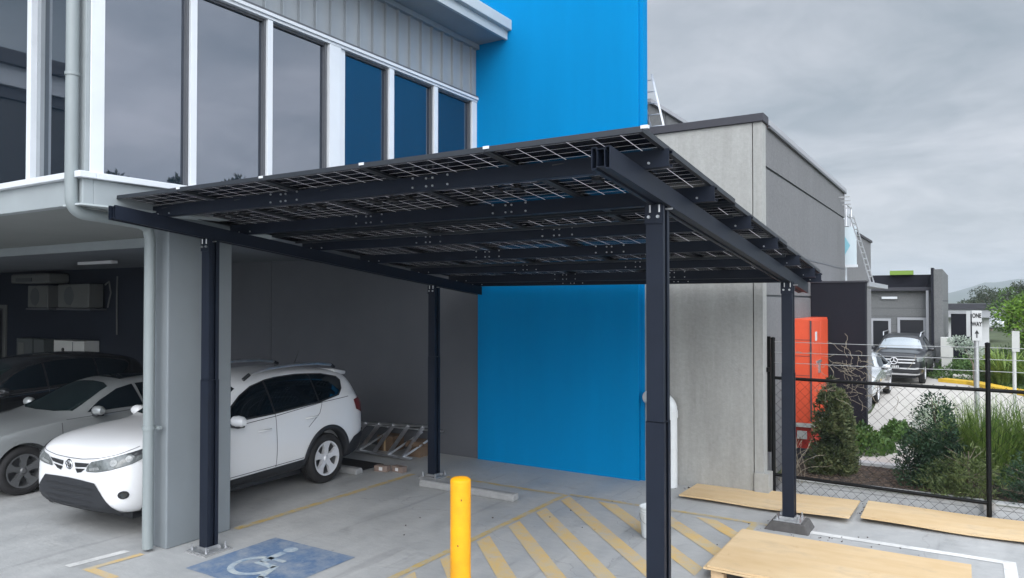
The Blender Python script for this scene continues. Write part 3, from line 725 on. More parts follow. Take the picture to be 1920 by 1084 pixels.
def wheelstop(x0,x1,y,lab):
    b = MB(); prof = [(-.075,0),(.075,0),(.07,.06),(.05,.09),(-.05,.09),(-.07,.06)]
    b.prism([(p[0]+y,p[1]) for p in prof],'x',x0,x1)
    o = b.build('wheel_stop', M['stone_w'], bevel=.012); tag(o,lab,'wheel stop','concrete wheel stops in the bays'); return o
wheelstop(-6.62,-5.06,8.26,'long concrete wheel stop lying between the far left post and the hatched bay')
wheelstop(-9.4,-7.83,8.28,'concrete wheel stop behind the rear wheel of the white car')

# debris
t = thing('floor_mat', (-8.3,8.5,0), 'black rubber mat on the slab behind the white car', 'mat')
MB().box(-9.6,-7.95,8.45,8.95,.004,.02).build('mat', M['rubber'], t)
for i,(x,y,rz,lab) in enumerate(((-7.68,8.62,.2,'brown brick with a pale end lying nearest the black mat'),(-7.43,8.72,-.1,'brown brick lying on the slab nearest the far left post'))):
    b = MB().box(-.115,.115,-.055,.055,0,.09); o = b.build('brick', M['brick'], bevel=.006); o.location=(x,y,0); o.rotation_euler=(0,0,rz); tag(o,lab,'brick','loose bricks behind the white car')
    c = MB().box(-.03,.03,-.057,-.055,.02,.07).build('paper_label', M['white_wall']); c.parent = o
rng0 = random.Random(4); b = MB()
for _ in range(160):
    x,y = rng0.choice(((rng0.gauss(-1.5,.35),rng0.gauss(8.75,.18)),(rng0.uniform(-3.6,-2.4),rng0.gauss(10.05,.05)),(rng0.uniform(-6.9,.2),rng0.uniform(4,9)),(rng0.gauss(-1.12,.05),rng0.gauss(10.2,.12))))
    r_ = rng0.uniform(.003,.010); b.obox((x,y,r_*.5),(r_*2,r_,r_),Matrix.Rotation(rng0.uniform(0,3),3,'Z'))
tag(b.build('grit', M['mulch']), 'loose grit and bark crumbs scattered on the slab', 'grit', kind='stuff')
# stepladder lying on its side
sl = thing('stepladder', (-8.6,9.6,0), 'aluminium stepladder lying on its side along the grey undercroft wall', 'ladder')
def stile(p,q,r=.02): return MB().bar(p,q,.028,.07,up=(0,1,0)).build('stile', M['alu'], sl)
A0,A1 = (-9.7,9.95,.40),(-7.75,9.92,.48)
B0,B1 = (-9.7,9.45,.05),(-7.75,9.38,.04)
stile(A0,A1); stile(B0,B1)
MB().bar((-9.7,10.03,.36),(-7.6,10.04,.40),.02,.05,up=(0,1,0)).build('rear_stile', M['alu'], sl)
for k in range(6):
    f_ = .06+.17*k; p = Vector(A0).lerp(Vector(A1),f_); q = Vector(B0).lerp(Vector(B1),f_)
    MB().bar(p,q,.075,.018,up=(1,0,0)).build('tread', M['alu'], sl)
for k in (2,4,5):
    f_ = .06+.17*k; q = Vector(B0).lerp(Vector(B1),f_)
    MB().bar(q,(q[0]+.25,10.0,.36),.015,.03).build('brace', M['alu'], sl)
bx = thing('cardboard_box', (-8.0,9.85,0), 'crumpled brown cardboard box standing by the wall behind the stepladder', 'box')
MB().box(-8.08,-7.80,9.68,10.0,0,.25).build('carton', M['card'], bx)
MB().add([(-8.08,9.68,.25),(-7.80,9.68,.25),(-7.76,9.60,.20),(-8.05,9.58,.18),(-7.80,10.0,.25),(-7.72,10.0,.18),(-7.72,9.7,.19)],[(0,1,2,3),(1,4,5,6)]).build('flap', M['card'], bx)
bx = thing('cardboard_box', (-8.7,9.85,0), 'cardboard carton partly hidden behind the treads of the stepladder', 'box')
MB().box(-8.85,-8.50,9.80,10.10,0,.26).build('carton', M['card'], bx)
MB().box(-8.70,-8.66,9.797,9.80,0,.26).build('tape', M['ply'], bx)

# ------------------------------------------------------------------ plywood
def board(cx,cy,cz,l,w,th,rz,rx,ry,label,m='ply',wv=1):
    nx=14; b=MB()
    for k in range(nx+1):
        x=-l/2+l*k/nx; dz=wv*(.006*math.sin(k*.7+cx*3)+.01*(k/nx-.5)**2*6)
        for (yy,zz) in ((-w/2,0),(w/2,0),(w/2,th),(-w/2,th)): b.v.append((x,yy,zz+dz*(1 if yy<0 else .6)))
    for k in range(nx):
        a=k*4
        for q in range(4): b.f.append((a+q,a+(q+1)%4,a+4+(q+1)%4,a+4+q))
    b.f += [(0,1,2,3),(nx*4+3,nx*4+2,nx*4+1,nx*4)]
    o=b.build('plywood_sheet', M[m]); o.location=(cx,cy,cz); o.rotation_euler=(rx,ry,rz)
    return tag(o,label,'plywood','plywood sheets laid on the slab')
board(-2.25,9.90,.035,2.06,.88,.02,-.02,.0,-.012,'warped plywood sheet in front of the concrete wall corner, far right post standing before it')
board(-.05,10.02,.03,2.15,.84,.02,.01,0,.006,'plywood sheet along the mesh fence at the right edge')
pl = thing('pallet', (-1.1,7.9,0), 'timber pallet under the front plywood sheet', 'pallet')
for y in (6.92,7.48,8.04): 
    for x in (-2.02,-1.15,-.2): MB().box(x-.06,x+.06,y-.05,y+.05,.02,.08).build('block', M['timber'], pl)
    MB().box(-2.08,-.14,y-.05,y+.05,0,.02).build('bottom_board', M['timber'], pl)
for k in range(7): x=-2.08+.30*k; MB().box(x,x+.1,6.87,8.09,.08,.10).build('deck_board', M['timber'], pl)
board(-1.09,7.50,.105,2.10,1.34,.018,.0,0,0,'large plywood sheet on a pallet in the right foreground',wv=.25)
board(-1.06,7.50,.124,2.10,1.30,.018,.010,0,.0,'top plywood sheet of the pallet pile in the right foreground',wv=.3)

# ------------------------------------------------------------------ fence and retaining wall
rw = thing('retaining_wall', (0,10.75,0), 'low grey block retaining wall behind the mesh fence', 'wall')
for k in range(3):
    x0=-2.28+2.42*k
    for z0,z1 in ((0,.083),(.087,.17)): MB().box(x0,x0+2.40,10.68,10.83,z0,z1).build('sleeper', M['retain'], rw, bevel=.005)
    MB().box(x0-.03,x0+.09,10.62,10.679,0,.185).build('steel_post', M['galv'], rw)
MB().box(-2.28,4.9,10.70,10.80,0,.16).build('core', M['retain'], rw)
fe = thing('mesh_fence', (-1,10.45,0), 'black chain mesh fence with plain wires above the top rail', 'fence')
for x in (-2.295,.165,2.6):
    p = MB().tube([(x,10.45,0),(x,10.45,2.10)],.027,16).build('post', M['fence_black'], fe, smooth=True)
    MB().lathe([(.03,2.08),(.03,2.105),(0,2.115)],'z',(x,10.45,0),16).build('post_cap', M['fence_black'], p)
MB().tube([(-2.295,10.45,1.56),(2.6,10.45,1.53)],.022,12).build('top_rail', M['fence_black'], fe, smooth=True)
MB().tube([(-2.295,10.45,.25),(.165,10.45,.21)],.022,12).build('bottom_rail', M['fence_black'], fe, smooth=True)
for z in (1.77,1.91,2.05):
    MB().tube([(-2.295,10.44,z),(-1.2,10.44,z-.006),(.165,10.44,z),(1.4,10.44,z-.004),(2.6,10.44,z)],.004,6).build('strand_wire', M['wire'], fe)
b = MB(); d=.062; nw=int(4.9/(d)) 
for k in range(nw+1):
    x0=-2.29+k*d; pts=[]
    z=.03; s=0
    while z < 1.60:
        pts.append((x0+(d/2 if s%2 else -d/2), 10.452+(.003 if s%2 else -.003)*(1 if k%2 else -1), z)); z+=d; s+=1
    if k%2: pts=[(2*x0-p[0],p[1],p[2]) for p in pts]
    b.tube(pts,.0027,3,caps=False)
b.build('chain_mesh', M['fence_black'], fe)
gp = thing('gate_stop', (-2.38,10.3,0), 'short dark steel gate keeper fixed by the concrete wall corner', 'gate hardware')
MB().box(-2.42,-2.34,10.38,10.46,1.64,1.70).build('latch', M['fence_black'], gp)
MB().box(-2.37,-2.33,10.44,10.48,.55,2.12).build('bar', M['fence_black'], gp)

# ------------------------------------------------------------------ orange cabinet
oc = thing('electrical_cabinet', (-2.2,12.8,.2), 'tall orange electrical cabinet by the dark blade wall', 'cabinet')
MB().box(-2.362,-2.09,12.10,13.62,.72,2.33).build('body', M['orange'], oc, bevel=.01)
MB().box(-2.362,-2.10,12.13,13.6,.33,.66).build('lower_body', pm('dark_orange_red',(.40,.03,.02),.5,0,.1,3), oc)  # lower part in a darker red than the orange above
MB().box(-2.362,-2.06,12.08,13.64,.66,.72).build('shelf', M['bin_box'], oc)
MB().box(-2.362,-2.08,12.10,13.64,.1,.33).build('plinth', M['cap'], oc)
for y0,y1 in ((12.13,12.85),(12.87,13.59)):
    d = MB().box(-2.088,-2.078,y0,y1,.75,2.30).build('door', M['orange'], oc, bevel=.004)
    if y0<12.5:
        MB().box(-2.077,-2.07,12.36,12.5,1.98,2.12).build('notice_plate', M['sign_white'], d)
        MB().box(-2.077,-2.06,12.45,12.85,1.62,1.66).box(-2.077,-2.055,12.62,12.72,1.46,1.62).build('handle', M['galv'], d)
MB().box(-2.106,-2.086,12.085,12.11,.75,2.30).build('corner_gap', M['seam'], oc)
MB().box(-2.30,-2.16,12.07,12.10,.48,.60).build('notice_plate', M['bin_box'], oc)
for z in (1.45,1.75,2.0): MB().box(-2.36,-2.1,12.095,12.1,z,z+.006).build('panel_gap', M['seam'], oc)

# ------------------------------------------------------------------ ONE WAY sign
def text(s, size, m, parent, loc, name, ext=.002):
    cu = bpy.data.curves.new(name,'FONT'); cu.body = s; cu.size = size; cu.align_x='CENTER'; cu.extrude = ext; cu.offset = .0045
    o = bpy.data.objects.new('tmp',cu); COL.objects.link(o); dg = bpy.context.evaluated_depsgraph_get()
    me = bpy.data.meshes.new_from_object(o.evaluated_get(dg)); bpy.data.objects.remove(o)
    me.materials.clear(); me.materials.append(m)
    x = bpy.data.objects.new(name, me); COL.objects.link(x); x.parent = parent; x.location = loc; x.rotation_euler = (R(90),0,0); x.scale=(.62,1,1); return x
sg = thing('one_way_sign', (.09,17.7,-.2), 'white ONE WAY sign with black arrow on a grey pole', 'sign')
MB().tube([(.09,17.75,-.3),(.09,17.75,2.36)],.045,18).build('pole', M['pole_grey'], sg, smooth=True)
pl_ = MB().box(.015,.185,17.68,17.70,1.80,2.41).build('plate', M['sign_white'], sg, bevel=.006)
MB().box(-.08,-.008,17.72,17.735,1.88,2.40).build('rear_plate', M['pole_grey'], sg)
text('ONE',.12,M['sign_black'],pl_,Vector((.10,17.676,2.27))-sg.location,'lettering')
text('WAY',.12,M['sign_black'],pl_,Vector((.10,17.676,2.10))-sg.location,'lettering')
MB().box(.09,.11,17.674,17.678,1.86,1.95).add([(.06,17.675,1.945),(.14,17.675,1.945),(.10,17.675,2.02)],[(0,1,2)]).build('arrow', M['sign_black'], sg)
t = thing('marker_post', (1.05,24,-.4), 'slim pale post with a small plate in the garden behind the pole', 'post')
MB().tube([(.98,24,-.4),(.98,24,1.80)],.045,10).build('post', M['bin_box'], t)
MB().box(.93,1.10,23.93,23.95,1.25,1.80).build('plate', M['bin_box'], t)

b = MB(); 
pts=[(-.95,32.6),(.05,32.0),(.75,30.6),(1.45,29.4),(2.4,27.8),(4.2,25.2)]
for (a,c) in zip(pts,pts[1:]): b.bar((a[0],a[1],ter(*a)+.07),(c[0],c[1],ter(*c)+.07),.50,.15)
tag(b.build('yellow_kerb', M['kerb_yellow']), kind='structure')
t = thing('garden_stone', (-.4,31.2,-.4), 'flat pale stone block by the yellow kerb', 'stone')
MB().box(-.62,.12,33.2,33.8,-.55,-.22).build('block', M['rock'], t, bevel=.05)


# ------------------------------------------------------------------ cars
def lerp_tab(tab, x):
    if x <= tab[0][0]: return tab[0][1]
    for (a,p),(c,q) in zip(tab,tab[1:]):
        if x <= c: t=(x-a)/(c-a); return p+(q-p)*t
    return tab[-1][1]
def make_body(S):
    xs, L = S['xs'], S['L']; v=[]; n=8
    for x in xs:
        W=lerp_tab(S['wid'],x); T=lerp_tab(S['top'],x); B=min(lerp_tab(S['belt'],x),T-.05); zb=lerp_tab(S['bot'],x)
        g=max(0,min(1,(T-B-.10)/.42)); wr=W*.76*(1-g)+S['tum']*g
        h=[(0,zb),(W*.80,zb),(W*.96,zb+.10),(W,zb+(B-zb)*.52),(W*(.955),B),(wr+(W*.93-wr)*.06,T-.045),(wr*.62,T-.006),(0,T)]
        ring=h+[(-a,c) for a,c in reversed(h[1:-1])]
        v+=[(x,a,c) for a,c in ring]
    m=14; f=[]
    for i in range(len(xs)-1):
        for k in range(m): f.append((i*m+k,i*m+(k+1)%m,(i+1)*m+(k+1)%m,(i+1)*m+k))
    for base,flip in ((0,True),((len(xs)-1)*m,False)):
        for a,c,d,e in ((0,1,13,None),(1,2,12,13),(2,3,11,12),(3,4,10,11),(4,5,9,10),(5,6,8,9),(6,7,8,None)):
            q=[base+t for t in (a,c,d,e) if t is not None]; f.append(tuple(q if flip else q[::-1]))
    me=bpy.data.meshes.new('body'); me.from_pydata(v,[],f)
    bm=bmesh.new(); bm.from_mesh(me); bmesh.ops.recalc_face_normals(bm,faces=bm.faces)
    cl=bm.edges.layers.float.new('crease_edge')
    bm.verts.ensure_lookup_table()
    for e in bm.edges:
        a,c=e.verts[0].index,e.verts[1].index
        if a%m==c%m and a%m in (4,10): e[cl]=.6
        if a%m==c%m and a%m in (5,9): e[cl]=.25
    bm.to_mesh(me); bm.free()
    o=bpy.data.objects.new('body',me); COL.objects.link(o)
    md=o.modifiers.new('s','SUBSURF'); md.levels=3; md.render_levels=3
    dg=bpy.context.evaluated_depsgraph_get(); me2=bpy.data.meshes.new_from_object(o.evaluated_get(dg)); 
    bm=bmesh.new(); bm.from_mesh(me2); bvh=BVHTree.FromBMesh(bm); bm.free()
    # wheel openings
    o.modifiers.clear(); o.data=me2
    cut=MB()
    for wx in (S['fo'],S['fo']+S['wb']):
        for s in (-1,1):
            y0,y1=sorted((s*(S['hw']-.30),s*(S['hw']+.3)))
            cut.lathe([(0,y0),(S['arch'],y0),(S['arch'],y1),(0,y1)],'y',(wx,0,S['wr']+.01),32)
    co=cut.build('cut',M['plastic'])
    md=o.modifiers.new('b','BOOLEAN'); md.object=co; md.operation='DIFFERENCE'; md.solver='EXACT'
    dg=bpy.context.evaluated_depsgraph_get(); me3=bpy.data.meshes.new_from_object(o.evaluated_get(dg))
    bpy.data.objects.remove(co); bpy.data.objects.remove(o)
    me3.materials.clear(); me3.materials.append(S['paint'])
    me3.polygons.foreach_set('use_smooth',[True]*len(me3.polygons))
    try: me3.set_sharp_from_angle(angle=R(32))
    except Exception: pass
    me3.polygons.foreach_set('material_index',[0]*len(me3.polygons))
    b=bpy.data.objects.new('body',me3); COL.objects.link(b)
    return b, bvh
ZOFF=0
def drape(poly, bvh, mode, off, cx=1.0, lim=.05, shrink=False):
    """fill polygon given in (a,z) and lay it on the body. mode: 'L'/'R' side (a=x), 'cyl' (a=degrees from the nose), 'rear' (a=y), 'top' (x,y)"""
    bm=bmesh.new(); sc_=.016 if mode=='cyl' else 1
    vs=[bm.verts.new((p[0]*sc_,p[1],0)) for p in poly]; bm.faces.new(vs)
    bmesh.ops.triangulate(bm,faces=bm.faces)
    for _ in range(6):
        es=[e for e in bm.edges if e.calc_length()>lim]
        if not es: break
        bmesh.ops.subdivide_edges(bm,edges=es,cuts=1); bmesh.ops.triangulate(bm,faces=bm.faces)
    out=MB(); ok={}
    for i,v in enumerate(bm.verts):
        a,z=v.co.x/sc_,v.co.y
        if mode in 'LR':
            s=1 if mode=='R' else -1; o=Vector((a,s*3,z)); d=Vector((0,-s,0))
        elif mode=='cyl':
            z+=ZOFF; t=R(a); d0=Vector((-math.cos(t),math.sin(t),0)); o=Vector((cx,0,z))+d0*4; d=-d0
        elif mode=='rear': o=Vector((9,a,z)); d=Vector((-1,0,0))
        else: o=Vector((a,z,4)); d=Vector((0,0,-1))
        h=bvh.ray_cast(o,d)
        if h[0] is None:
            h=bvh.find_nearest(o+d*3)
        nn=h[1]
        if nn.dot(d)>0: nn=-nn
        out.v.append(tuple(h[0]+nn*off)); 
    bm.verts.index_update()
    out.f=[tuple(v.index for v in f.verts) for f in bm.faces]
    bm.free(); return out
def ribbon(pts, bvh, mode, w, off, cx=1.0, n=24):
    P=[]
    L=[0]
    for a,c in zip(pts,pts[1:]): L.append(L[-1]+math.hypot(a[0]-c[0],a[1]-c[1]))
    N_=max(4,int(L[-1]/.05)) if mode!='cyl' else n
    def at(t):
        for i in range(len(pts)-1):
            if t<=L[i+1]+1e-9: u=(t-L[i])/max(1e-9,L[i+1]-L[i]); return (pts[i][0]+(pts[i+1][0]-pts[i][0])*u, pts[i][1]+(pts[i+1][1]-pts[i][1])*u)
        return pts[-1]
    Q=[]
    for k in range(N_+1):
        a,z=at(L[-1]*k/N_)
        if mode in 'LR':
            s=1 if mode=='R' else -1; o=Vector((a,s*3,z)); d=Vector((0,-s,0))
        elif mode=='cyl':
            z+=ZOFF; t=R(a); d0=Vector((-math.cos(t),math.sin(t),0)); o=Vector((cx,0,z))+d0*4; d=-d0
        elif mode=='rear': o=Vector((9,a,z)); d=Vector((-1,0,0))
        else: o=Vector((a,z,4)); d=Vector((0,0,-1))
        h=bvh.ray_cast(o,d)
        if h[0] is None: continue
        nn=h[1] if h[1].dot(d)<0 else -h[1]
        Q.append((h[0]+nn*off,nn))
    b=MB()
    for i in range(len(Q)):
        t=(Q[min(i+1,len(Q)-1)][0]-Q[max(i-1,0)][0]).normalized(); sd=t.cross(Q[i][1]).normalized()*w/2
        b.v+= [tuple(Q[i][0]-sd),tuple(Q[i][0]+sd)]
    b.f=[(2*i,2*i+1,2*i+3,2*i+2) for i in range(len(Q)-1)]
    return b
def wheel(root, x, y, r, rim, mat, spokes=5, w=.22):
    s=1 if y>0 else -1
    def Y(d): return y-s*d             # d = distance inward from the outer face
    def lat(prof,n=40):
        b=MB().lathe([(rr,Y(d)) for rr,d in prof],'y',(x,0,r),n)
        return b
    ty=lat([(rim*.98,.015),(rim+.03,.0),(r-.045,.002),(r-.012,.02),(r,.045),(r,.085),(r-.006,.09),(r,.095),(r,w-.05),(r-.02,w-.01),(rim,w)])
    wh_=ty.build('wheel',M['rubber'],root,smooth=True)
    ri=lat([(rim*.985,.018),(rim*.93,.012),(rim*.90,.035),(rim*.88,.12),(rim*.80,.15),(0,.15)])
    ri.build('rim',M['dark_alloy'],wh_,smooth=True)
    b=MB()
    b.lathe([(rim*.985,Y(.017)),(rim*1.0,Y(.008)),(rim*.91,Y(.010)),(rim*.89,Y(.05))],'y',(x,0,r),40)
    for k in range(spokes):
        a=2*math.pi*k/spokes+.3; ca,sa=math.cos(a),math.sin(a)
        def P(rr,t,d): return (x+ca*rr-sa*t, Y(d), r+sa*rr+ca*t)
        w0,w1=rim*.17,rim*.30
        vs=[P(rim*.16,-w0,.03),P(rim*.16,w0,.03),P(rim*.55,w0*.85,.022),P(rim*.92,w1,.015),P(rim*.92,-w1,.015),P(rim*.55,-w0*.85,.022)]
        vb=[P(rim*.16,-w0,.09),P(rim*.16,w0,.09),P(rim*.55,w0*.85,.07),P(rim*.92,w1,.06),P(rim*.92,-w1,.06),P(rim*.55,-w0*.85,.07)]
        b.add(vs+vb,[(0,1,2,5),(5,2,3,4),(0,6,7,1),(1,7,8,2),(2,8,9,3),(3,9,10,4),(4,10,11,5),(5,11,6,0)])
    b.lathe([(0,Y(.012)),(rim*.13,Y(.014)),(rim*.20,Y(.03)),(rim*.22,Y(.09))],'y',(x,0,r),24)
    b.build('spokes',mat,wh_)
    return wh_
def ringdrape(wx,zc,r0,r1,a0,a1,bvh,md,off):
    b=MB(); s=1 if md=='R' else -1; n=48; m=3
    for k in range(n+1):
        a=R(a0+(a1-a0)*k/n)
        for j in range(m+1):
            r=r0+(r1-r0)*j/m; x,z=wx+r*math.cos(a),zc+r*math.sin(a)
            h=bvh.ray_cast(Vector((x,s*3,z)),Vector((0,-s,0)))
            if h[0] is None: h=bvh.find_nearest(Vector((x,s*.9,z)))
            p=h[0].copy(); p.y+=s*(off+(.012 if 0<j<m else 0)); b.v.append(tuple(p))
        h=b.v[-(m+1)]; b.v.append((h[0],h[1]-s*.14,h[2]))     # lip turned inwards
    w=m+2
    for k in range(n):
        for j in range(m): a=k*w+j; b.f.append((a,a+1,a+w+1,a+w))
        a=k*w; b.f.append((a,a+w,a+w+w-1,a+w-1))
    return b
def mirror_pts(p): return [(-a,z) for a,z in p][::-1]

def base_car(name, label, cat, S):
    root=thing(name,(0,0,0),label,cat)
    body,bvh=make_body(S); body.parent=root
    hw=S['hw']; ycl=hw-.035
    for wx in (S['fo'],S['fo']+S['wb']):
        for s in (-1,1): wheel(root,wx,s*ycl,S['wr'],S['rim'],S.get('alloy',M['alloy']),S.get('spokes',5))
    # dark inner arches and floor
    u=MB()
    u.box(.35,S['L']-.35,-(hw-.30),hw-.30,S['cl']-.03,S['cl']+.25)
    u.build('underbody',M['plastic'],root)
    return root,body,bvh
def side_parts(root,body,bvh,S):
    off=.004
    for md in 'LR':
        if S.get('band'): drape(S['band'],bvh,md,.002).build('pillar_trim',M['black'],body,smooth=2)
        off=.006
        for w in S['sidewin']: drape(w,bvh,md,off).build('side_window',M['car_glass'],body,smooth=2)
        if S.get('cladding'):
            for c in S['cladding']: drape(c,bvh,md,.007).build('side_cladding',M['plastic'],body,smooth=2)
            for wx in (S['fo'],S['fo']+S['wb']):
                r0,r1=S['arch']-.004,S['arch']+S.get('flare',.065); zc=S['wr']+.01; poly=[]
                a0,a1=-18,198
                poly=[(wx+r1*math.cos(R(a)),zc+r1*math.sin(R(a))) for a in range(a0,a1+1,8)]+[(wx+r0*math.cos(R(a)),zc+r0*math.sin(R(a))) for a in range(a1,a0-1,-8)]
                ringdrape(wx,zc,r0,r1,a0,a1,bvh,md,.010).build('wheel_arch_trim',M['plastic'],body,smooth=2)
        b=MB()
        for l in S['seams']:
            r_=ribbon(l,bvh,md,.009,.0035); b.add(r_.v,r_.f)
        b.build('door_seam',M['seam'],body)
        for x,z in S['handles']:
            s=1 if md=='R' else -1
            h=bvh.ray_cast(Vector((x,s*3,z)),Vector((0,-s,0)))[0]
            MB().tube([(x-.10,h.y-s*.005,z-.004),(x-.08,h.y+s*.028,z),(x,h.y+s*.034,z+.004),(x+.08,h.y+s*.028,z+.004),(x+.10,h.y-s*.005,z+.002)],[.010,.013,.014,.013,.010],10).build('door_handle',S['paint'],body,smooth=True)
        mx,mz=S['mirror']; s=1 if md=='R' else -1
        h=bvh.ray_cast(Vector((mx,s*3,mz-.05)),Vector((0,-s,0)))[0]
        mr=MB().tube([(mx+.02,h.y+s*.05,mz-.01),(mx+.01,h.y+s*.07,mz),(mx+.0,h.y+s*.14,mz+.003),(mx+.02,h.y+s*.20,mz-.002),(mx+.05,h.y+s*.225,mz-.012)],[.045,.066,.072,.062,.028],16).build('wing_mirror',S['paint'],root,smooth=True)
        MB().box(mx-.05,mx+.06,min(h.y+s*.06,h.y+s*.19),max(h.y+s*.06,h.y+s*.19),mz-.078,mz-.052).build('mirror_base',M['plastic'],mr,bevel=.01)
        MB().tube([(mx+.02,h.y-s*.02,mz-.05),(mx+.02,h.y+s*.10,mz-.06)],[.04,.03],8).build('mirror_foot',M['plastic'],mr)
    drape(S['screen'],bvh,'top',.004,lim=.08).build('windscreen',S.get('screen_mat',M['screen_glass']),body,smooth=2)

# --- white SUV
S=dict(L=4.40,hw=.92,cl=.20,fo=.86,wb=2.55,wr=.355,rim=.245,arch=.405,tum=.615,paint=M['paint_white'],
 xs=[0,.03,.10,.28,.55,.86,1.15,1.32,1.55,1.95,2.35,3.0,3.6,4.0,4.16,4.28,4.36,4.40],
 top=[(0,.89),(.03,.95),(.10,1.00),(.28,1.06),(.55,1.10),(.86,1.12),(1.15,1.14),(1.32,1.16),(1.95,1.55),(2.35,1.645),(3.0,1.67),(3.6,1.64),(4.0,1.57),(4.16,1.49),(4.28,1.28),(4.36,1.12),(4.40,.98)],
 wid=[(0,.58),(.03,.68),(.10,.78),(.28,.88),(.55,.915),(.86,.925),(3.6,.925),(4.0,.90),(4.16,.87),(4.28,.82),(4.36,.76),(4.40,.68)],
 belt=[(0,.75),(.10,.83),(.28,.94),(.55,.97),(1.15,1.02),(2.0,1.06),(3.2,1.14),(4.0,1.20),(4.4,1.02)],
 bot=[(0,.34),(.05,.285),(.3,.23),(4.0,.24),(4.3,.30),(4.4,.42)],
 sidewin=[[(1.56,1.115),(1.68,1.22),(1.90,1.37),(2.12,1.47),(2.34,1.525),(2.34,1.13)],
          [(2.375,1.135),(2.375,1.53),(2.6,1.555),(3.0,1.565),(3.22,1.555),(3.22,1.185)],
          [(3.25,1.19),(3.25,1.552),(3.5,1.535),(3.80,1.47),(3.86,1.42),(3.80,1.32),(3.68,1.245),(3.55,1.225)]],
 band=[(1.50,1.085),(1.70,1.26),(1.90,1.39),(2.12,1.49),(2.40,1.55),(2.6,1.57),(3.0,1.58),(3.25,1.568),(3.52,1.55),(3.83,1.485),(3.88,1.43),(3.82,1.31),(3.70,1.225),(3.25,1.165),(2.36,1.11)],
 cladding=[[(1.27,.26),(1.27,.36),(1.6,.40),(2.9,.43),(2.97,.48),(2.97,.26)]],
 seams=[[(1.30,.40),(1.27,.75),(1.36,1.02)],[(2.36,.42),(2.36,1.12)],[(2.98,.86),(3.22,1.02),(3.30,1.18)],[(1.40,1.03),(2.36,1.085),(3.3,1.165),(3.9,1.19)],[(1.3,.42),(2.9,.45)],[(.55,.92),(1.3,1.01)]],
 handles=[(2.15,.93),(3.05,.985)], mirror=(1.60,1.12),
 screen=[(1.36,-.66),(1.36,.66),(1.40,.70),(1.93,.585),(1.95,.50),(1.97,0),(1.95,-.50),(1.93,-.585),(1.40,-.70),(1.30,-.45),(1.26,0),(1.30,.45)][::-1])
S['screen']=[(1.24,0),(1.27,.4),(1.36,.68),(1.92,.565),(1.96,.3),(1.97,0),(1.96,-.3),(1.92,-.565),(1.36,-.68),(1.27,-.4)]
KX=.925
def sqx(S,k):
    for key in ('L','fo','wb'): S[key]*=k
    S['xs']=[x*k for x in S['xs']]
    for key in ('top','wid','belt','bot'): S[key]=[(x*k,v) for x,v in S[key]]
    S['band']=[(x*k,z) for x,z in S['band']]; S['sidewin']=[[(x*k,z) for x,z in p] for p in S['sidewin']]; S['cladding']=[[(x*k,z) for x,z in p] for p in S['cladding']]
    S['seams']=[[(x*k,z) for x,z in p] for p in S['seams']]; S['handles']=[(x*k,z) for x,z in S['handles']]
    S['mirror']=(S['mirror'][0]*k,S['mirror'][1]); S['screen']=[(x*k,y) for x,y in S['screen']]
import copy as _c
S_FULL=_c.deepcopy({k:v for k,v in S.items() if k not in('paint',)}); S_FULL['paint']=S['paint']
sqx(S,KX)
wc,body,bvh=base_car('white_suv','white compact SUV with black lower bumper and roof rails parked nearest the grey column','car',S)
side_parts(wc,body,bvh,S)
ZOFF=.045
# front: lower black bumper, grille slots, lamps; angles are degrees from the nose about x=1.0
CXF=.93
low=[(-46,.20),(-30,.20),(0,.20),(30,.20),(46,.20),(38,.34),(31,.50),(27,.575),(14,.585),(0,.59),(-14,.585),(-27,.575),(-31,.50),(-38,.34)]
fb=drape(low,bvh,'cyl',.010,CXF).build('front_bumper_cladding',M['plastic'],body,smooth=2)
b=MB()
for z in (.30,.36,.43,.50):
    r_=ribbon([(-25,z),(25,z)],bvh,'cyl',.012,.016,CXF,30); b.add(r_.v,r_.f)
b.build('bumper_grille',M['black'],fb)
r_=ribbon([(-36,.245),(0,.25),(36,.245)],bvh,'cyl',.04,.02,CXF,40); r_.build('skid_lip',M['plastic'],fb)
for md in (1,-1):
    def mp(p): return [(a*md,z) for a,z in p][::md]
    g1=drape(mp([(6.5,.765),(22,.78),(19,.735),(7.5,.715)]),bvh,'cyl',.006,CXF).build('grille',M['black'],body,smooth=2)
    g2=drape(mp([(7.5,.70),(18,.715),(14,.67),(9.5,.655)]),bvh,'cyl',.006,CXF).build('grille',M['black'],body,smooth=2)
    hl=drape(mp([(20,.735),(24,.80),(34,.84),(45,.885),(55,.925),(60,.945),(58,.87),(49,.79),(38,.735),(28,.70),(19,.69)]),bvh,'cyl',.008,CXF).build('headlight',M['lamp_lens'],body,smooth=2)
    drape(mp([(47,.885),(55,.92),(60,.942),(58,.90),(50,.86)]),bvh,'cyl',.010,CXF).build('lamp_housing',M['plastic'],hl,smooth=2)
    for (a,z,r) in ((39,.80,.034),(47,.835,.030)):
        drape([(a*md+r*60*math.cos(t*.5),z+r*math.sin(t*.5)) for t in range(12)],bvh,'cyl',.012,CXF).build('lamp_reflector',M['lamp_clear'],hl,smooth=2)
    drape(mp([(22,.725),(30,.755),(31,.73),(23,.70)]),bvh,'cyl',.011,CXF).build('indicator',M['lamp_clear'],hl,smooth=2)
    r_=ribbon([(20*md,.69),(28*md,.70),(38*md,.735),(49*md,.79),(58*md,.87)],bvh,'cyl',.010,.006,CXF,20).build('lamp_edge',M['seam'],hl)
    fl=drape([(44.5*md+2.9*math.cos(t*.5236),.46+.045*math.sin(t*.5236)) for t in range(12)],bvh,'cyl',.009,CXF).build('fog_light',M['black'],body,smooth=2)
    drape([(44.5*md+1.6*math.cos(t*.5236),.46+.026*math.sin(t*.5236)) for t in range(12)],bvh,'cyl',.013,CXF).build('fog_lens',M['car_glass'],fl,smooth=2)
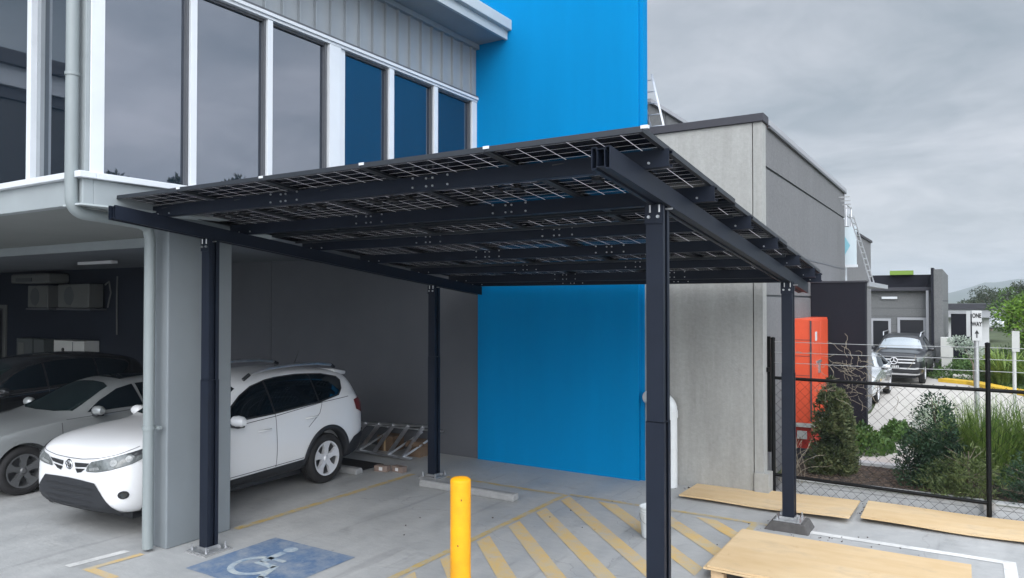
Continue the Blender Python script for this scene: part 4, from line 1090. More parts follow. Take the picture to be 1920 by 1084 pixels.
# bonnet shut line, oval badge
b=MB(); r_=ribbon([(-52,.945),(-40,.88),(-28,.84),(-15,.815),(0,.81),(15,.815),(28,.84),(40,.88),(52,.945)],bvh,'cyl',.007,.004,CXF,50); b.add(r_.v,r_.f); b.build('bonnet_gap',M['seam'],body)
BZ=.735+ZOFF
h=bvh.ray_cast(Vector((-3,0,BZ)),Vector((1,0,0)))[0]
bd=MB().lathe([(0,h.x-.006),(.058,h.x-.004),(.060,h.x+.02)],'x',(0,0,BZ),24).build('badge',M['black'],body)
b=MB()
def ring(cy,cz,ry,rz,w=.006,n=28):
    pts=[(h.x-.010,cy+ry*math.cos(2*math.pi*k/n),cz+rz*math.sin(2*math.pi*k/n)) for k in range(n+1)]
    b.tube(pts,w,6,caps=False)
ring(0,BZ,.062,.045,.005); ring(0,BZ,.018,.040,.004); ring(0,BZ+.017,.042,.018,.004)
b.build('badge_ring',M['chrome'],bd)
ZOFF=0
# tail lamp, rear glass, bumper, spoiler, rails, aerial
for md in 'LR':
    drape([(x*KX,z) for x,z in [(4.02,1.13),(4.18,1.15),(4.34,1.12),(4.37,.96),(4.30,.90),(4.08,.98)]],bvh,md,.010).build('tail_light',M['tail_red'],body,smooth=2)
    drape([(x*KX,z) for x,z in [(3.86,.26),(3.90,.50),(4.00,.585),(4.15,.62),(4.37,.66),(4.37,.26)]],bvh,md,.012).build('rear_bumper_cladding',M['plastic'],body,smooth=2)
    s=1 if md=='R' else -1
    pts=[(2.05,s*.59,1.575),(2.15,s*.60,1.635),(2.5,s*.605,1.69),(3.0,s*.605,1.705),(3.5,s*.60,1.69),(3.80,s*.595,1.65),(3.88,s*.59,1.615)]; pts=[(q[0]*KX,q[1],q[2]) for q in pts]
    rl=MB().tube(pts,[.012,.018,.020,.020,.020,.018,.012],10).build('roof_rail',M['alu'],body,smooth=True)
    MB().tube(pts[:2],.026,8).tube(pts[-2:],.026,8).build('rail_foot',M['plastic'],rl)
drape([(-.70,.28),(.70,.28),(.72,.64),(-.72,.64)],bvh,'rear',.014).build('rear_bumper_cladding',M['plastic'],body,smooth=2)
drape([(-.52,1.16),(.52,1.16),(.50,1.46),(-.50,1.46)],bvh,'rear',.006).build('rear_window',M['car_glass'],body,smooth=2)
b=MB(); KS=lambda L:[(q[0]*KX,q[1],q[2]) for q in L]; b.add(KS([(3.90,-.56,1.585),(3.90,.56,1.585),(4.25,.53,1.525),(4.25,-.53,1.525),(3.90,-.60,1.50),(3.90,.60,1.50),(4.21,.55,1.475),(4.21,-.55,1.475)]),[(0,1,2,3),(7,6,5,4),(0,4,5,1),(1,5,6,2),(2,6,7,3),(3,7,4,0)])
b.build('roof_spoiler',S['paint'],body,bevel=.02,smooth=True)
MB().tube([(3.35,0,1.63),(3.46,0,1.84)],[.006,.003],6).build('aerial',M['black'],body)
MB().tube([(3.80,-.885,.12),(3.80,-.885,.42)],.03,6).build('mud_flap',M['rubber'],root) if False else None
a_=R(90+3)
wc.rotation_euler=(0,0,a_)
# outer right-hand rear wheel contact sits at (-7.80, 7.58)
def place(root,S,ang_dev,contact,wheel_idx,side):
    """side=-1: the local -y flank (world +X side); contact = world point under that outer wheel face"""
    th=R(90+ang_dev); root.rotation_euler=(0,0,th)
    lx=S['fo']+(S['wb'] if wheel_idx else 0); ly=side*(S['hw']-.035)
    c,s=math.cos(th),math.sin(th)
    root.location=(contact[0]-(lx*c-ly*s), contact[1]-(lx*s+ly*c),0)
place(wc,S,2.5,(-7.84,7.64),1,-1)

# --- silver sedan
S2=dict(L=4.62,hw=.90,cl=.16,fo=.85,wb=2.77,wr=.325,rim=.225,arch=.365,tum=.56,paint=M['paint_silver'],alloy=M['dark_alloy'],spokes=5,
 xs=[0,.03,.12,.30,.6,.9,1.25,1.5,1.9,2.25,2.7,3.2,3.6,3.95,4.3,4.5,4.6,4.62],
 top=[(0,.66),(.03,.70),(.12,.76),(.30,.83),(.6,.90),(.9,.945),(1.25,.98),(1.5,1.02),(2.25,1.38),(2.7,1.435),(3.2,1.41),(3.6,1.31),(3.95,1.12),(4.3,1.07),(4.5,1.05),(4.62,.9)],
 wid=[(0,.58),(.03,.70),(.12,.79),(.30,.86),(.6,.89),(1.2,.90),(3.8,.90),(4.3,.86),(4.5,.80),(4.62,.66)],
 belt=[(0,.56),(.12,.64),(.30,.74),(.6,.84),(1.25,.92),(2.2,.96),(3.6,1.0),(4.5,.98),(4.62,.8)],
 bot=[(0,.26),(.05,.19),(.3,.16),(4.2,.2),(4.62,.36)],
 sidewin=[[(1.72,.99),(1.95,1.13),(2.25,1.27),(2.5,1.32),(2.55,1.01)],[(2.58,1.01),(2.55,1.325),(2.9,1.33),(3.3,1.25),(3.55,1.10),(3.5,1.04)]],
 seams=[[(1.35,.30),(1.33,.90)],[(2.56,.30),(2.56,1.0)],[(1.4,.93),(3.6,1.0)]], handles=[(2.35,.84),(3.35,.87)], mirror=(1.78,1.02),
 screen=[(1.42,0),(1.46,.4),(1.58,.66),(2.18,.50),(2.24,.3),(2.26,0),(2.24,-.3),(2.18,-.50),(1.58,-.66),(1.46,-.4)])
ss,body,bvh=base_car('silver_sedan','silver sedan with dark sunroof parked in the shade beyond the white SUV','car',S2)
side_parts(ss,body,bvh,S2)
drape([(2.45,-.38),(2.45,.38),(3.15,.36),(3.15,-.36)],bvh,'top',.004,lim=.08).build('sunroof',M['car_glass'],body,smooth=2)
for md in (1,-1):
    def mp(p): return [(a*md,z) for a,z in p][::md]
    hl=drape(mp([(26,.60),(34,.66),(50,.70),(66,.735),(62,.69),(50,.62),(36,.585)]),bvh,'cyl',.007,CXF).build('headlight',M['black'],body,smooth=2)
    r_=ribbon([(28*md,.605),(36*md,.635),(50*md,.67),(63*md,.715)],bvh,'cyl',.018,.011,CXF,16).build('lamp_strip',M['lamp_clear'],hl)
    drape(mp([(16,.24),(34,.24),(34,.34),(18,.40)]),bvh,'cyl',.007,CXF).build('air_intake',M['black'],body,smooth=2)
drape([(-20,.42),(20,.42),(22,.58),(-22,.58)],bvh,'cyl',.007,CXF).build('grille',M['black'],body,smooth=2)
for md in 'LR':
    r_=ribbon([(.42,.66),(.9,.76),(1.6,.80),(3.0,.83)],bvh,md,.012,.002).build('shoulder_crease',M['paint_silver'],body)
place(ss,S2,1,(-10.80,5.02),0,-1)

# --- black SUV in the dark behind
CXF=1.0
S3=dict(S_FULL); S3.update(paint=M['paint_black'],alloy=M['dark_alloy'],hw=.93)
bs,body,bvh=base_car('black_suv','black SUV half hidden in the dark undercroft beyond the silver sedan','car',S3)
S3['screen_mat']=M['screen_glass']
side_parts(bs,body,bvh,S3)
for md in (1,-1):
    drape([(a*md,z) for a,z in [(22,.72),(30,.82),(54,.90),(50,.78),(28,.70)]][::md],bvh,'cyl',.008,CXF).build('headlight',M['lamp_lens'],body,smooth=2)
for md in 'LR':
    drape([(4.06,1.10),(4.20,1.11),(4.34,1.08),(4.36,.98),(4.10,1.00)],bvh,md,.010).build('tail_light',M['tail_red'],body,smooth=2)
bs.location=(-14.4,4.3,0); bs.rotation_euler=(0,0,R(90))

# --- dark utility facing the camera further down
S4=dict(L=5.3,hw=.96,cl=.26,fo=.95,wb=3.15,wr=.385,rim=.24,arch=.43,tum=.66,paint=M['paint_grey'],alloy=M['alloy'],spokes=5,
 xs=[0,.04,.12,.3,.6,1.0,1.45,1.65,2.2,2.6,3.3,3.75,3.9,4.2,5.0,5.2,5.3],
 top=[(0,1.02),(.04,1.07),(.12,1.12),(.3,1.16),(1.0,1.20),(1.45,1.22),(1.65,1.26),(2.2,1.68),(2.6,1.78),(3.3,1.79),(3.75,1.74),(3.9,1.35),(4.2,1.28),(5.2,1.27),(5.3,1.2)],
 wid=[(0,.74),(.04,.82),(.12,.89),(.3,.94),(.6,.96),(5.0,.96),(5.3,.85)],
 belt=[(0,.92),(.3,1.04),(1.0,1.08),(2.0,1.12),(5.2,1.18),(5.3,1.1)],
 bot=[(0,.42),(.05,.36),(.3,.30),(5.3,.42)],
 sidewin=[[(1.85,1.16),(2.2,1.45),(2.5,1.62),(2.75,1.64),(2.75,1.18)],[(2.8,1.18),(2.8,1.65),(3.4,1.64),(3.62,1.5),(3.6,1.22)]],
 seams=[[(1.5,.4),(1.5,1.1)],[(2.78,.4),(2.78,1.15)],[(3.7,.5),(3.7,1.18)]], handles=[(2.6,1.0),(3.5,1.02)], mirror=(1.95,1.22), screen_mat=M['pale_glass'],
 screen=[(1.55,0),(1.60,.5),(1.70,.76),(2.12,.62),(2.18,.3),(2.2,0),(2.18,-.3),(2.12,-.62),(1.70,-.76),(1.60,-.5)])
ut,body,bvh=base_car('dark_utility','dark grey double cab utility with chrome grille bars facing the camera on the driveway','car',S4)
side_parts(ut,body,bvh,S4)
gr=drape([(-30,.74),(30,.74),(31,.98),(-31,.98)],bvh,'cyl',.008,1.2).build('grille',M['black'],body,smooth=2)
for z in (.81,.92):
    ribbon([(-30,z),(30,z)],bvh,'cyl',.045,.03,1.2,24).build('grille_bar',M['alloy'],gr)
drape([(-33,.40),(33,.40),(36,.62),(-36,.62)],bvh,'cyl',.008,1.2).build('lower_grille',M['black'],body,smooth=2)
ribbon([(-38,.42),(-34,.40),(34,.40),(38,.42)],bvh,'cyl',.09,.02,1.2,30).build('skid_plate',M['alloy'],body)
ribbon([(-34,.62),(-30,.60),(30,.60),(34,.62)],bvh,'cyl',.05,.02,1.2,30).build('bumper_bar',M['alloy'],body)
for md in (1,-1):
    hl=drape([(a*md,z) for a,z in [(32,.86),(33,1.0),(50,1.03),(57,1.0),(50,.88)]][::md],bvh,'cyl',.010,1.2).build('headlight',M['lamp_lens'],body,smooth=2)
    drape([(46*md+3*math.cos(t*.5236),.60+.05*math.sin(t*.5236)) for t in range(12)],bvh,'cyl',.012,1.2).build('fog_light',M['lamp_clear'],body,smooth=2)
    s=md; MB().tube([(2.1,s*.64,1.70),(2.25,s*.66,1.84),(3.5,s*.66,1.86),(3.6,s*.64,1.76)],.022,8).build('roof_rail',M['alu'],body,smooth=True)
h=bvh.ray_cast(Vector((-3,0,.87)),Vector((1,0,0)))[0]
b=MB(); pts=[(h.x-.07,.12*math.cos(2*math.pi*k/24),.87+.12*math.sin(2*math.pi*k/24)) for k in range(25)]; b.tube(pts,.014,6,caps=False)
for a in (90,210,330): b.bar((h.x-.07,0,.87),(h.x-.07,.12*math.cos(R(a)),.87+.12*math.sin(R(a))),.03,.025,up=(1,0,0))
b.build('star_badge',M['alloy'],gr)
MB().lathe([(0,h.x-.055),(.13,h.x-.055),(.14,h.x)],'x',(0,0,.87),24).build('badge_disc',M['black'],gr)
np_=MB().box(h.x-.05,h.x-.03,-.19,.19,.60,.72).build('number_plate',M['black'],body)
b=MB()
for k in range(6): x=-.14+.056*k; b.box(h.x-.054,h.x-.05,x-.016,x+.016,.625,.70)
b.build('plate_characters',M['sign_white'],np_)
ut.rotation_euler=(0,0,R(90)-.05); ut.location=(-2.42,30.6,ter(0,32)+.02)

# --- pale hatchback mostly hidden by the charcoal blade wall, plus a far white car
S5=dict(S2); S5.update(paint=M['paint_pale'],alloy=M['alloy'])
hb,body,bvh=base_car('pale_hatchback','pale silver car half hidden behind the charcoal blade wall','car',S5)
side_parts(hb,body,bvh,S5)
for md in (1,-1):
    drape([(a*md,z) for a,z in [(26,.60),(34,.66),(50,.70),(66,.735),(62,.69),(50,.62),(36,.585)]][::md],bvh,'cyl',.007,CXF).build('headlight',M['lamp_lens'],body,smooth=2)
hb.rotation_euler=(0,0,R(90)-.03); hb.location=(-3.25,23.8,ter(0,25)+.03)
fc=copy_tree(hb); fc.name='pale_car'; fc['label']='tiny pale car parked far off beyond the low pale building'; fc.rotation_euler=(0,0,R(100)); fc.location=(1.75,66,ter(0,66)+.9)

# ------------------------------------------------------------------ vegetation
rng=random.Random(11)
def leaf(b,p,d,n,l,w):
    """one folded leaf quad"""
    d=d.normalized(); s=d.cross(n)
    if s.length<1e-3: s=d.orthogonal()
    s.normalize(); s*=w/2
    b.add([p,p+d*l*.5+s,p+d*l,p+d*l*.5-s],[(0,1,2,3)])
def rdir():
    while True:
        v=Vector((rng.uniform(-1,1),rng.uniform(-1,1),rng.uniform(-1,1)))
        if .05<v.length<1: return v.normalized()
def foliage(b,blobs,n,l,w,droop=-.1,shell=.55):
    tot=sum(r[0]*r[1]*r[2] for _,r in blobs)
    for c,r in blobs:
        m=int(n*(r[0]*r[1]*r[2])/tot)
        for _ in range(m):
            d=rdir(); k=shell+(1-shell)*rng.random()**.6
            p=Vector((c[0]+d.x*r[0]*k,c[1]+d.y*r[1]*k,c[2]+d.z*r[2]*k))
            if noise.noise(p*3.1/max(.4,r[0]))<-.18: continue
            o=(d+rdir()*.9); o.z+=droop
            leaf(b,p,o,rdir(),l*rng.uniform(.6,1.3),w*rng.uniform(.7,1.2))
def tree(x,y,z,h,cw,n,l,w,m,label,name='tree',group=None,trunk_h=.35,seed=0,nb=14,gap=.9,trunkr=None,flat=.7):
    rng.seed(seed+int(x*10)+int(y)); 
    t=thing(name,(x,y,z),label,'tree',group)
    tr=trunkr or h*.022; b=MB(); top=Vector((x+rng.uniform(-.05,.05)*h,y,z+h*.8))
    b.tube([(x,y,z-.1),(x+.01*h,y,z+h*.3),tuple(Vector((x,y,z)).lerp(top,.7)),tuple(top)],[tr,tr*.8,tr*.5,tr*.15],8)
    blobs=[]
    for k in range(nb):
        a=rng.uniform(0,6.28); rr=cw*.5*rng.uniform(.1,.85); zz=z+h*(trunk_h+(1-trunk_h)*rng.uniform(.15,.92))
        f=1-abs((zz-z)/h-.6)*.9
        c=(x+math.cos(a)*rr*f,y+math.sin(a)*rr*f,zz); r=cw*rng.uniform(.13,.24)*gap
        blobs.append((c,(r,r,r*flat)))
        s=Vector((x,y,z+h*rng.uniform(trunk_h*.8,.7))); cc=Vector(c)
        b.tube([s,s.lerp(cc,.5)+Vector((0,0,.02*h)),cc],[tr*.4,tr*.25,tr*.08],5)
    b.build('trunk',M['bark'],t)
    f=MB(); foliage(f,blobs,n,l,w); f.build('crown',m,t,fix=False)
    return t
LM=dict(
 gum=leafmat('gum_leaves',(.045,.062,.038),(.085,.105,.065),(.03,.042,.03)),
 bright=leafmat('bright_leaves',(.09,.19,.02),(.19,.31,.045),(.04,.10,.015)),
 mid=leafmat('mid_leaves',(.05,.105,.024),(.10,.17,.04),(.03,.06,.016)),
 dark=leafmat('dark_conifer',(.018,.05,.027),(.05,.095,.045),(.011,.028,.017)),
 conifer=leafmat('dry_conifer',(.045,.072,.032),(.14,.155,.07),(.028,.044,.025)),
 grass=leafmat('long_grass',(.07,.14,.022),(.19,.26,.07),(.04,.09,.018)),
 agave=leafmat('spiky_leaves',(.10,.17,.03),(.22,.30,.07),(.05,.1,.02)),
 cover=leafmat('ground_cover',(.045,.105,.026),(.11,.185,.05),(.028,.065,.018)),
 silver=leafmat('silver_leaves',(.30,.36,.30),(.45,.50,.44),(.2,.26,.2)),
 olive=leafmat('olive_mound',(.07,.11,.035),(.15,.18,.07),(.045,.07,.028)))
# conifers behind the fence
def shrub(name,x,y,z,h,w,m,n,l,lw,label,shape,cat='shrub',seed=1):
    rng.seed(seed); t=thing(name,(x,y,z),label,cat)
    b=MB(); f=MB()
    for k in range(22):
        a=rng.uniform(0,6.28); zz=rng.uniform(.05,.95); r=w*.42*lerp_tab(shape,zz)
        p=Vector((x,y,z+h*zz*.8)); q=Vector((x+math.cos(a)*r,y+math.sin(a)*r,z+h*min(1,zz+.08)))
        b.tube([p,q],[.006,.002],4)
    b.tube([(x,y,z-.05),(x+.01,y,z+h*.9)],[.025,.006],6); b.build('stem',M['bark'],t)
    leaders=[(0,0,1.0,.8)]+[(rng.uniform(-.22,.22)*w,rng.uniform(-.2,.2)*w,rng.uniform(.45,.9),rng.uniform(.45,.7)) for _ in range(6)]
    for _ in range(n):
        lx,ly,lh,lw_=rng.choice(leaders)
        zz=rng.random(); a=rng.uniform(0,6.28); base=Vector((math.cos(a),math.sin(a),0))
        lump=1+.42*noise.noise(Vector((math.cos(a)*1.7,math.sin(a)*1.7,zz*4+seed*3)))+.22*noise.noise(Vector((math.cos(a)*5,math.sin(a)*5,zz*11)))
        r=w*.5*lerp_tab(shape,zz)*lump*(rng.random()**.35)*lw_
        p=Vector((x+lx*(1.4-.4*zz),y+ly,z+h*zz*lh))+base*r
        if noise.noise(p*7)<-.25: continue
        d=base*.7+Vector((0,0,.55))+rdir()*.75
        leaf(f,p,d,rdir(),l*rng.uniform(.6,1.5),lw*rng.uniform(.7,1.3))
    f.build('foliage',m,t,fix=False); return t
CONE=[(0,.55),(.12,.95),(.3,.95),(.45,.62),(.6,.72),(.8,.52),(.95,.22),(1,.08)]
COL_=[(0,.6),(.15,.95),(.35,.9),(.6,.8),(.85,.7),(.97,.4),(1,.2)]
shrub('conifer_shrub',-1.70,11.35,.15,1.36,.70,LM['conifer'],17000,.055,.022,'dry green conifer shrub in front of the orange cabinet behind the fence',CONE,seed=3)
shrub('conifer_shrub',-.42,11.25,.15,1.22,.92,LM['dark'],12000,.042,.020,'dense dark green shrub in the middle of the fence bay',COL_,seed=5)
shrub('leafy_shrub',-.05,10.98,.15,.62,.95,LM['olive'],3200,.075,.012,'low feathery shrub spilling at the foot of the dense dark shrub',COL_,seed=9)
shrub('leafy_shrub',.62,11.05,.15,.60,.9,LM['dark'],3600,.05,.014,'low dark shrub under the long grass right of the fence post',COL_,seed=12)
def tuft(name,x,y,z,h,sp,n,w,m,label,cat='grass clump',lean=.55,seed=1,stiff=1.0):
    rng.seed(seed); t=MB()
    for _ in range(n):
        a=rng.uniform(0,6.28); r0=sp*.28*math.sqrt(rng.random()); p=Vector((x+math.cos(a)*r0,y+math.sin(a)*r0,z))
        a2=a+rng.uniform(-.6,.6); out=Vector((math.cos(a2),math.sin(a2),0)); L=h*rng.uniform(.55,1.1); ln=lean*rng.uniform(.15,1.0)
        s=Vector((-out.y,out.x,0))*w/2*rng.uniform(.6,1.2); v=[]; K=5
        for k in range(K+1):
            u=k/K; q=p+out*(L*ln*(u*.35+u*u*.65)*stiff)+Vector((0,0,L*(u-.28*ln*u*u*u*(2-stiff))))
            ww=(1-u**2.2)*.95+.05; v+=[q-s*ww,q+s*ww]
        t.add(v,[(2*k,2*k+1,2*k+3,2*k+2) for k in range(K)])
    o=t.build(name,m,fix=False); return tag(o,label,cat)
for i,(x,y,h,sp,n,lab) in enumerate(((.20,12.0,1.25,1.0,750,'tall green grass clump just behind the black fence post'),(.75,12.3,1.30,1.1,750,'tall green grass clump at the right edge behind the fence'),
    (-.12,12.4,1.15,.8,420,'tall green grass clump between the dense shrub and the fence post'),(1.3,12.6,1.3,1.1,350,'tall grass clump furthest right in the bed'))):
    tuft('grass_clump',x,y,.12,h,sp,n,.013,LM['grass'],lab,seed=20+i,lean=.75)
tuft('spiky_plant',1.10,32.4,ter(0,32),1.45,1.5,190,.085,LM['agave'],'bright green spiky plant standing behind the fence at the right','plant',lean=.85,seed=31,stiff=1.3)
tuft('spiky_plant',2.15,31.2,ter(0,31),1.30,1.3,140,.085,LM['agave'],'second bright spiky plant at the right edge of the view','plant',lean=.85,seed=32,stiff=1.3)
def mound(name,cx,cy,rx,ry,h,n,l,lw,m,label,cat='ground cover',seed=1):
    rng.seed(seed); f=MB()
    for _ in range(n):
        a=rng.uniform(0,6.28); r=math.sqrt(rng.random()); x=cx+math.cos(a)*rx*r; y=cy+math.sin(a)*ry*r
        hh=h*(1-r*r)*(.6+.8*abs(noise.noise(Vector((x*2.3,y*2.3,seed)))))+.02
        p=Vector((x,y,ter(x,y)+hh*(.35+.65*rng.random()**.5)))
        leaf(f,p,rdir()+Vector((0,0,.6)),rdir(),l*rng.uniform(.6,1.3),lw*rng.uniform(.7,1.2))
    o=f.build(name,m,fix=False); return tag(o,label,cat)
mound('leafy_bush',-1.62,13.5,.55,.75,.50,2600,.085,.05,LM['cover'],'bright green leafy bush at the foot of the charcoal blade wall','shrub',seed=3)
mound('leafy_bush',-1.15,15.3,.35,.7,.40,1500,.085,.05,LM['cover'],'low leafy bush beside the driveway behind the first bush','shrub',seed=4)
mound('leafy_bush',-.35,14.3,.55,.9,.62,1700,.07,.03,LM['olive'],'grey green mound bush beyond the dense dark shrub','shrub',seed=5)
mound('flower_bush',-.62,16.5,.42,.6,1.05,1300,.06,.03,LM['silver'],'shrub with pale upright flower spikes above the fence rail','shrub',seed=6)
mound('garden_mound',-.15,35,1.5,2.2,.95,3600,.16,.05,LM['cover'],'green planted mound in front of the dark screen wall','shrub',seed=7)
mound('garden_mound',.45,34.2,1.2,1.2,.55,3000,.14,.05,LM['olive'],'olive green mound beside the yellow kerb','shrub',seed=8)
mound('garden_mound',3.2,35.5,1.9,2.4,.95,3600,.13,.05,LM['mid'],'green planting behind the spiky plants','shrub',seed=9)
mound('garden_mound',1.4,37,1.6,2.0,1.3,3200,.16,.06,LM['mid'],'leafy planting below the bright tree','shrub',seed=10)
mound('white_flower_shrub',.02,28.5,.62,.5,.0,10,.1,.05,LM['silver'],'x','x',seed=2) if False else None
t=thing('silver_bush',(-.02,30.5,-.4),'pale silver leaved branch beside the ONE WAY sign','shrub'); f=MB(); rng.seed(5)
foliage(f,[((-.35,30.5,1.15),(.35,.25,.22)),((-.10,30.5,.95),(.28,.25,.2)),((.15,30.5,.8),(.25,.25,.18))],1100,.10,.05); f.build('foliage',LM['silver'],t,fix=False)
MB().tube([(.1,30.5,-.4),(.05,30.5,.4),(-.2,30.5,1.0)],[.04,.03,.01],6).build('stem',M['bark'],t)
# ground cover grass as stuff
rng.seed(44); f=MB()
for _ in range(5200):
    y=rng.choice((rng.uniform(12.4,15.5),rng.uniform(30,37))); x=rng.uniform(-.5,4.5)
    if y>15.5 and not (y>30 and x>.9): 
        continue
    leaf(f,Vector((x,y,ter(x,y))),Vector((rng.uniform(-.5,.5),rng.uniform(-.5,.5),1)),rdir(),rng.uniform(.1,.28),.03)
tag(f.build('ground_cover',LM['cover'],fix=False),'low green ground cover in the garden beds behind the fence','ground cover',kind='stuff')
# mulch chips
rng.seed(45); f=MB()
for _ in range(1500):
    x=rng.uniform(-2.2,1.2); y=rng.uniform(10.86,12.1); c=Vector((x,y,.168)); 
    f.obox(c,(rng.uniform(.02,.06),rng.uniform(.008,.018),.006),Matrix.Rotation(rng.uniform(0,3),3,'Z')@Matrix.Rotation(rng.uniform(-.5,.5),3,'X'))
tag(f.build('mulch_chips',pm('bark_chips',(.13,.095,.07),.9,0,.6,30)),'bark chips scattered over the mulch bed','mulch',kind='stuff')
# dry creeper on the wires
t=thing('dry_creeper',(-1.5,10.5,1.5),'bare dry creeper tangled in the wires beside the orange cabinet','creeper'); b=MB(); rng.seed(8)
for k in range(70):
    x=rng.gauss(-1.35,.24); z=rng.uniform(1.30,1.98); p=Vector((x,10.5+rng.uniform(-.03,.12),z)); pts=[p]; d=rdir()
    for _ in range(5): d=(d+rdir()*.55).normalized(); p=p+Vector((d.x,d.y*.3,d.z*.8))*.055; pts.append(p)
    b.tube(pts,.0028,4)
b.build('twigs',M['twig'],t)
t=thing('dry_creeper',(-2.25,10.5,.6),'thin dry weed stems by the left fence post','creeper'); b=MB()
for k in range(16):
    x=rng.uniform(-2.3,-1.95); p=Vector((x,10.55,.15)); pts=[p]; d=Vector((rng.uniform(-.3,.3),0,1))
    for _ in range(6): d=(d+rdir()*.4).normalized(); p=p+d*.11; pts.append(p)
    b.tube(pts,.003,4)
b.build('twigs',M['twig'],t)
# trees right of the picture
tree(2.25,37,-.4,3.3,3.0,5200,.17,.085,LM['bright'],'bright green leafy tree at the right edge behind the slim pale post',seed=1,trunk_h=.15,nb=22,name='leafy_tree')
tree(4.4,31,-.4,3.3,3.0,3600,.16,.08,LM['mid'],'darker green tree at the far right edge behind the spiky plants',seed=2,trunk_h=.1,nb=18,name='leafy_tree')
tree(3.0,52,-.4,3.6,4.2,3600,.2,.09,LM['mid'],'mid green tree behind the bright leafy tree',seed=3,trunk_h=.1,nb=16,name='leafy_tree')
gx=[(-.5,84,4.4,3.6),(1.8,92,6.2,5.0),(.6,100,4.6,4.4),(3.6,88,6.6,4.6),(5.3,96,5.8,5.2),(2.8,110,5.2,5.6),(7.2,84,5.4,5.0),(9.5,92,5.6,6)]
for i,(x,y,h,cw) in enumerate(gx):
    o=tree(x,y,-.5,h*.74,cw,2600,.26,.09,LM['gum'],['short gum tree showing over the left end of the low building','tall open gum tree above the low pale building','small gum tree behind the low building','tall gum tree with airy crown left of the bright tree','broad gum tree on the skyline at the right edge','far gum tree filling the skyline gap','grey green gum tree beyond the right edge trees','outermost gum tree at the right'][i],seed=10+i,trunk_h=.42,nb=13,gap=.85,flat=.5,name='gum_tree',group='gum trees on the skyline')
# trees mirrored in the tinted windows
for i,(x,y,h) in enumerate(((46,34,14.9),(47,40,14.0),(45,45,15.3),(50,52,14.6),(44,28,13.8))):
    tree(x,y,-.3,h,5.5,1500,.5,.25,LM['gum'],['roadside gum tree standing off to the right, seen mirrored in the upper windows','second roadside gum tree in the mirrored row','third roadside gum tree in the mirrored row, the tallest','fourth roadside gum tree in the mirrored row','nearest roadside gum tree in the mirrored row'][i],seed=40+i,trunk_h=.6,nb=9,name='gum_tree',group='gum trees across the road')

# ------------------------------------------------------------------ hills
def hill(y,prof,depth,m,name):
    b=MB(); nx=90; x0,x1=prof[0][0],prof[-1][0]
    for j in range(9):
        t=j/8; s=math.sin(math.pi*min(1,t*1.0)*.5)
        for i in range(nx+1):
            x=x0+(x1-x0)*i/nx; h=lerp_tab(prof,x)
            b.v.append((x,y+depth*t,-2+(h+2)*s*(1+.05*noise.noise(Vector((x*.03,t*3,2))))+ (1.6*noise.noise(Vector((x*.12,t*5,1)))*s)))
    for j in range(8):
        for i in range(nx): a=j*(nx+1)+i; b.f.append((a,a+1,a+nx+2,a+nx+1))
    return tag(b.build(name,m,smooth=True),kind='structure')
hill(2000,[(-900,14),(-133,20),(-66,24),(-11,40),(31,56),(66,58),(115,65),(200,60),(330,72),(660,44),(1500,55)],560,M['hill'],'hills')

# ------------------------------------------------------------------ air
HZ=True
if HZ:
    m=bpy.data.materials.new('air'); m.use_nodes=True; nt=m.node_tree; nt.nodes.clear()
    v=nt.nodes.new('ShaderNodeVolumePrincipled'); v.inputs['Color'].default_value=(.80,.86,.95,1); v.inputs['Density'].default_value=.00030; v.inputs['Anisotropy'].default_value=.2
    o_=nt.nodes.new('ShaderNodeOutputMaterial'); nt.links.new(v.outputs[0],o_.inputs['Volume'])
    o=MB().box(-1400,2000,-300,2700,-4.0,110).build('haze',m); tag(o,kind='stuff')

# ------------------------------------------------------------------ world, sun, camera
w=bpy.data.worlds.new('World'); sc.world=w; w.use_nodes=True; nt=w.node_tree; bg=nt.nodes['Background']
SE,SA=52,-60      # sun elevation, direction
sky=nt.nodes.new('ShaderNodeTexSky'); sky.sky_type='NISHITA'; sky.sun_disc=False; sky.sun_elevation=R(SE); sky.sun_rotation=R(130); sky.air_density=1.2; sky.dust_density=2.5
tc=nt.nodes.new('ShaderNodeTexCoord'); sp=nt.nodes.new('ShaderNodeSeparateXYZ'); nt.links.new(tc.outputs['Generated'],sp.inputs[0])
# project the direction onto a cloud layer: xy / (z + k)
ad=N(nt,'ShaderNodeMath',operation='ADD',i_1=.22); nt.links.new(sp.outputs[2],ad.inputs[0])
mxz=N(nt,'ShaderNodeMath',operation='MAXIMUM',i_1=.05); nt.links.new(ad.outputs[0],mxz.inputs[0])
cmb=nt.nodes.new('ShaderNodeCombineXYZ')
for i in (0,1):
    dv=N(nt,'ShaderNodeMath',operation='DIVIDE'); nt.links.new(sp.outputs[i],dv.inputs[0]); nt.links.new(mxz.outputs[0],dv.inputs[1]); nt.links.new(dv.outputs[0],cmb.inputs[i])
wn=N(nt,'ShaderNodeTexNoise',i_Scale=1.1,i_Detail=3); nt.links.new(cmb.outputs[0],wn.inputs['Vector'])
wp=N(nt,'ShaderNodeVectorMath',operation='MULTIPLY_ADD'); wp.inputs[1].default_value=(.55,.55,.55); nt.links.new(wn.outputs['Color'],wp.inputs[0]); nt.links.new(cmb.outputs[0],wp.inputs[2])
big=noisef(nt,wp.outputs[0],.95,5,.5,.36,.62)
fine=noisef(nt,wp.outputs[0],2.6,9,.58,.38,.66,(1,1.2,1))
c=mixc(nt,big,(3.3,3.9,4.5),(7.9,8.1,8.8))
c=mixc(nt,.42,c,mixc(nt,fine,(3.5,4.0,4.55),(7.4,7.6,8.1)))
gr_=N(nt,'ShaderNodeMapRange'); gr_.inputs[1].default_value=.0; gr_.inputs[2].default_value=1.0; gr_.inputs[3].default_value=1.0; gr_.inputs[4].default_value=1.0
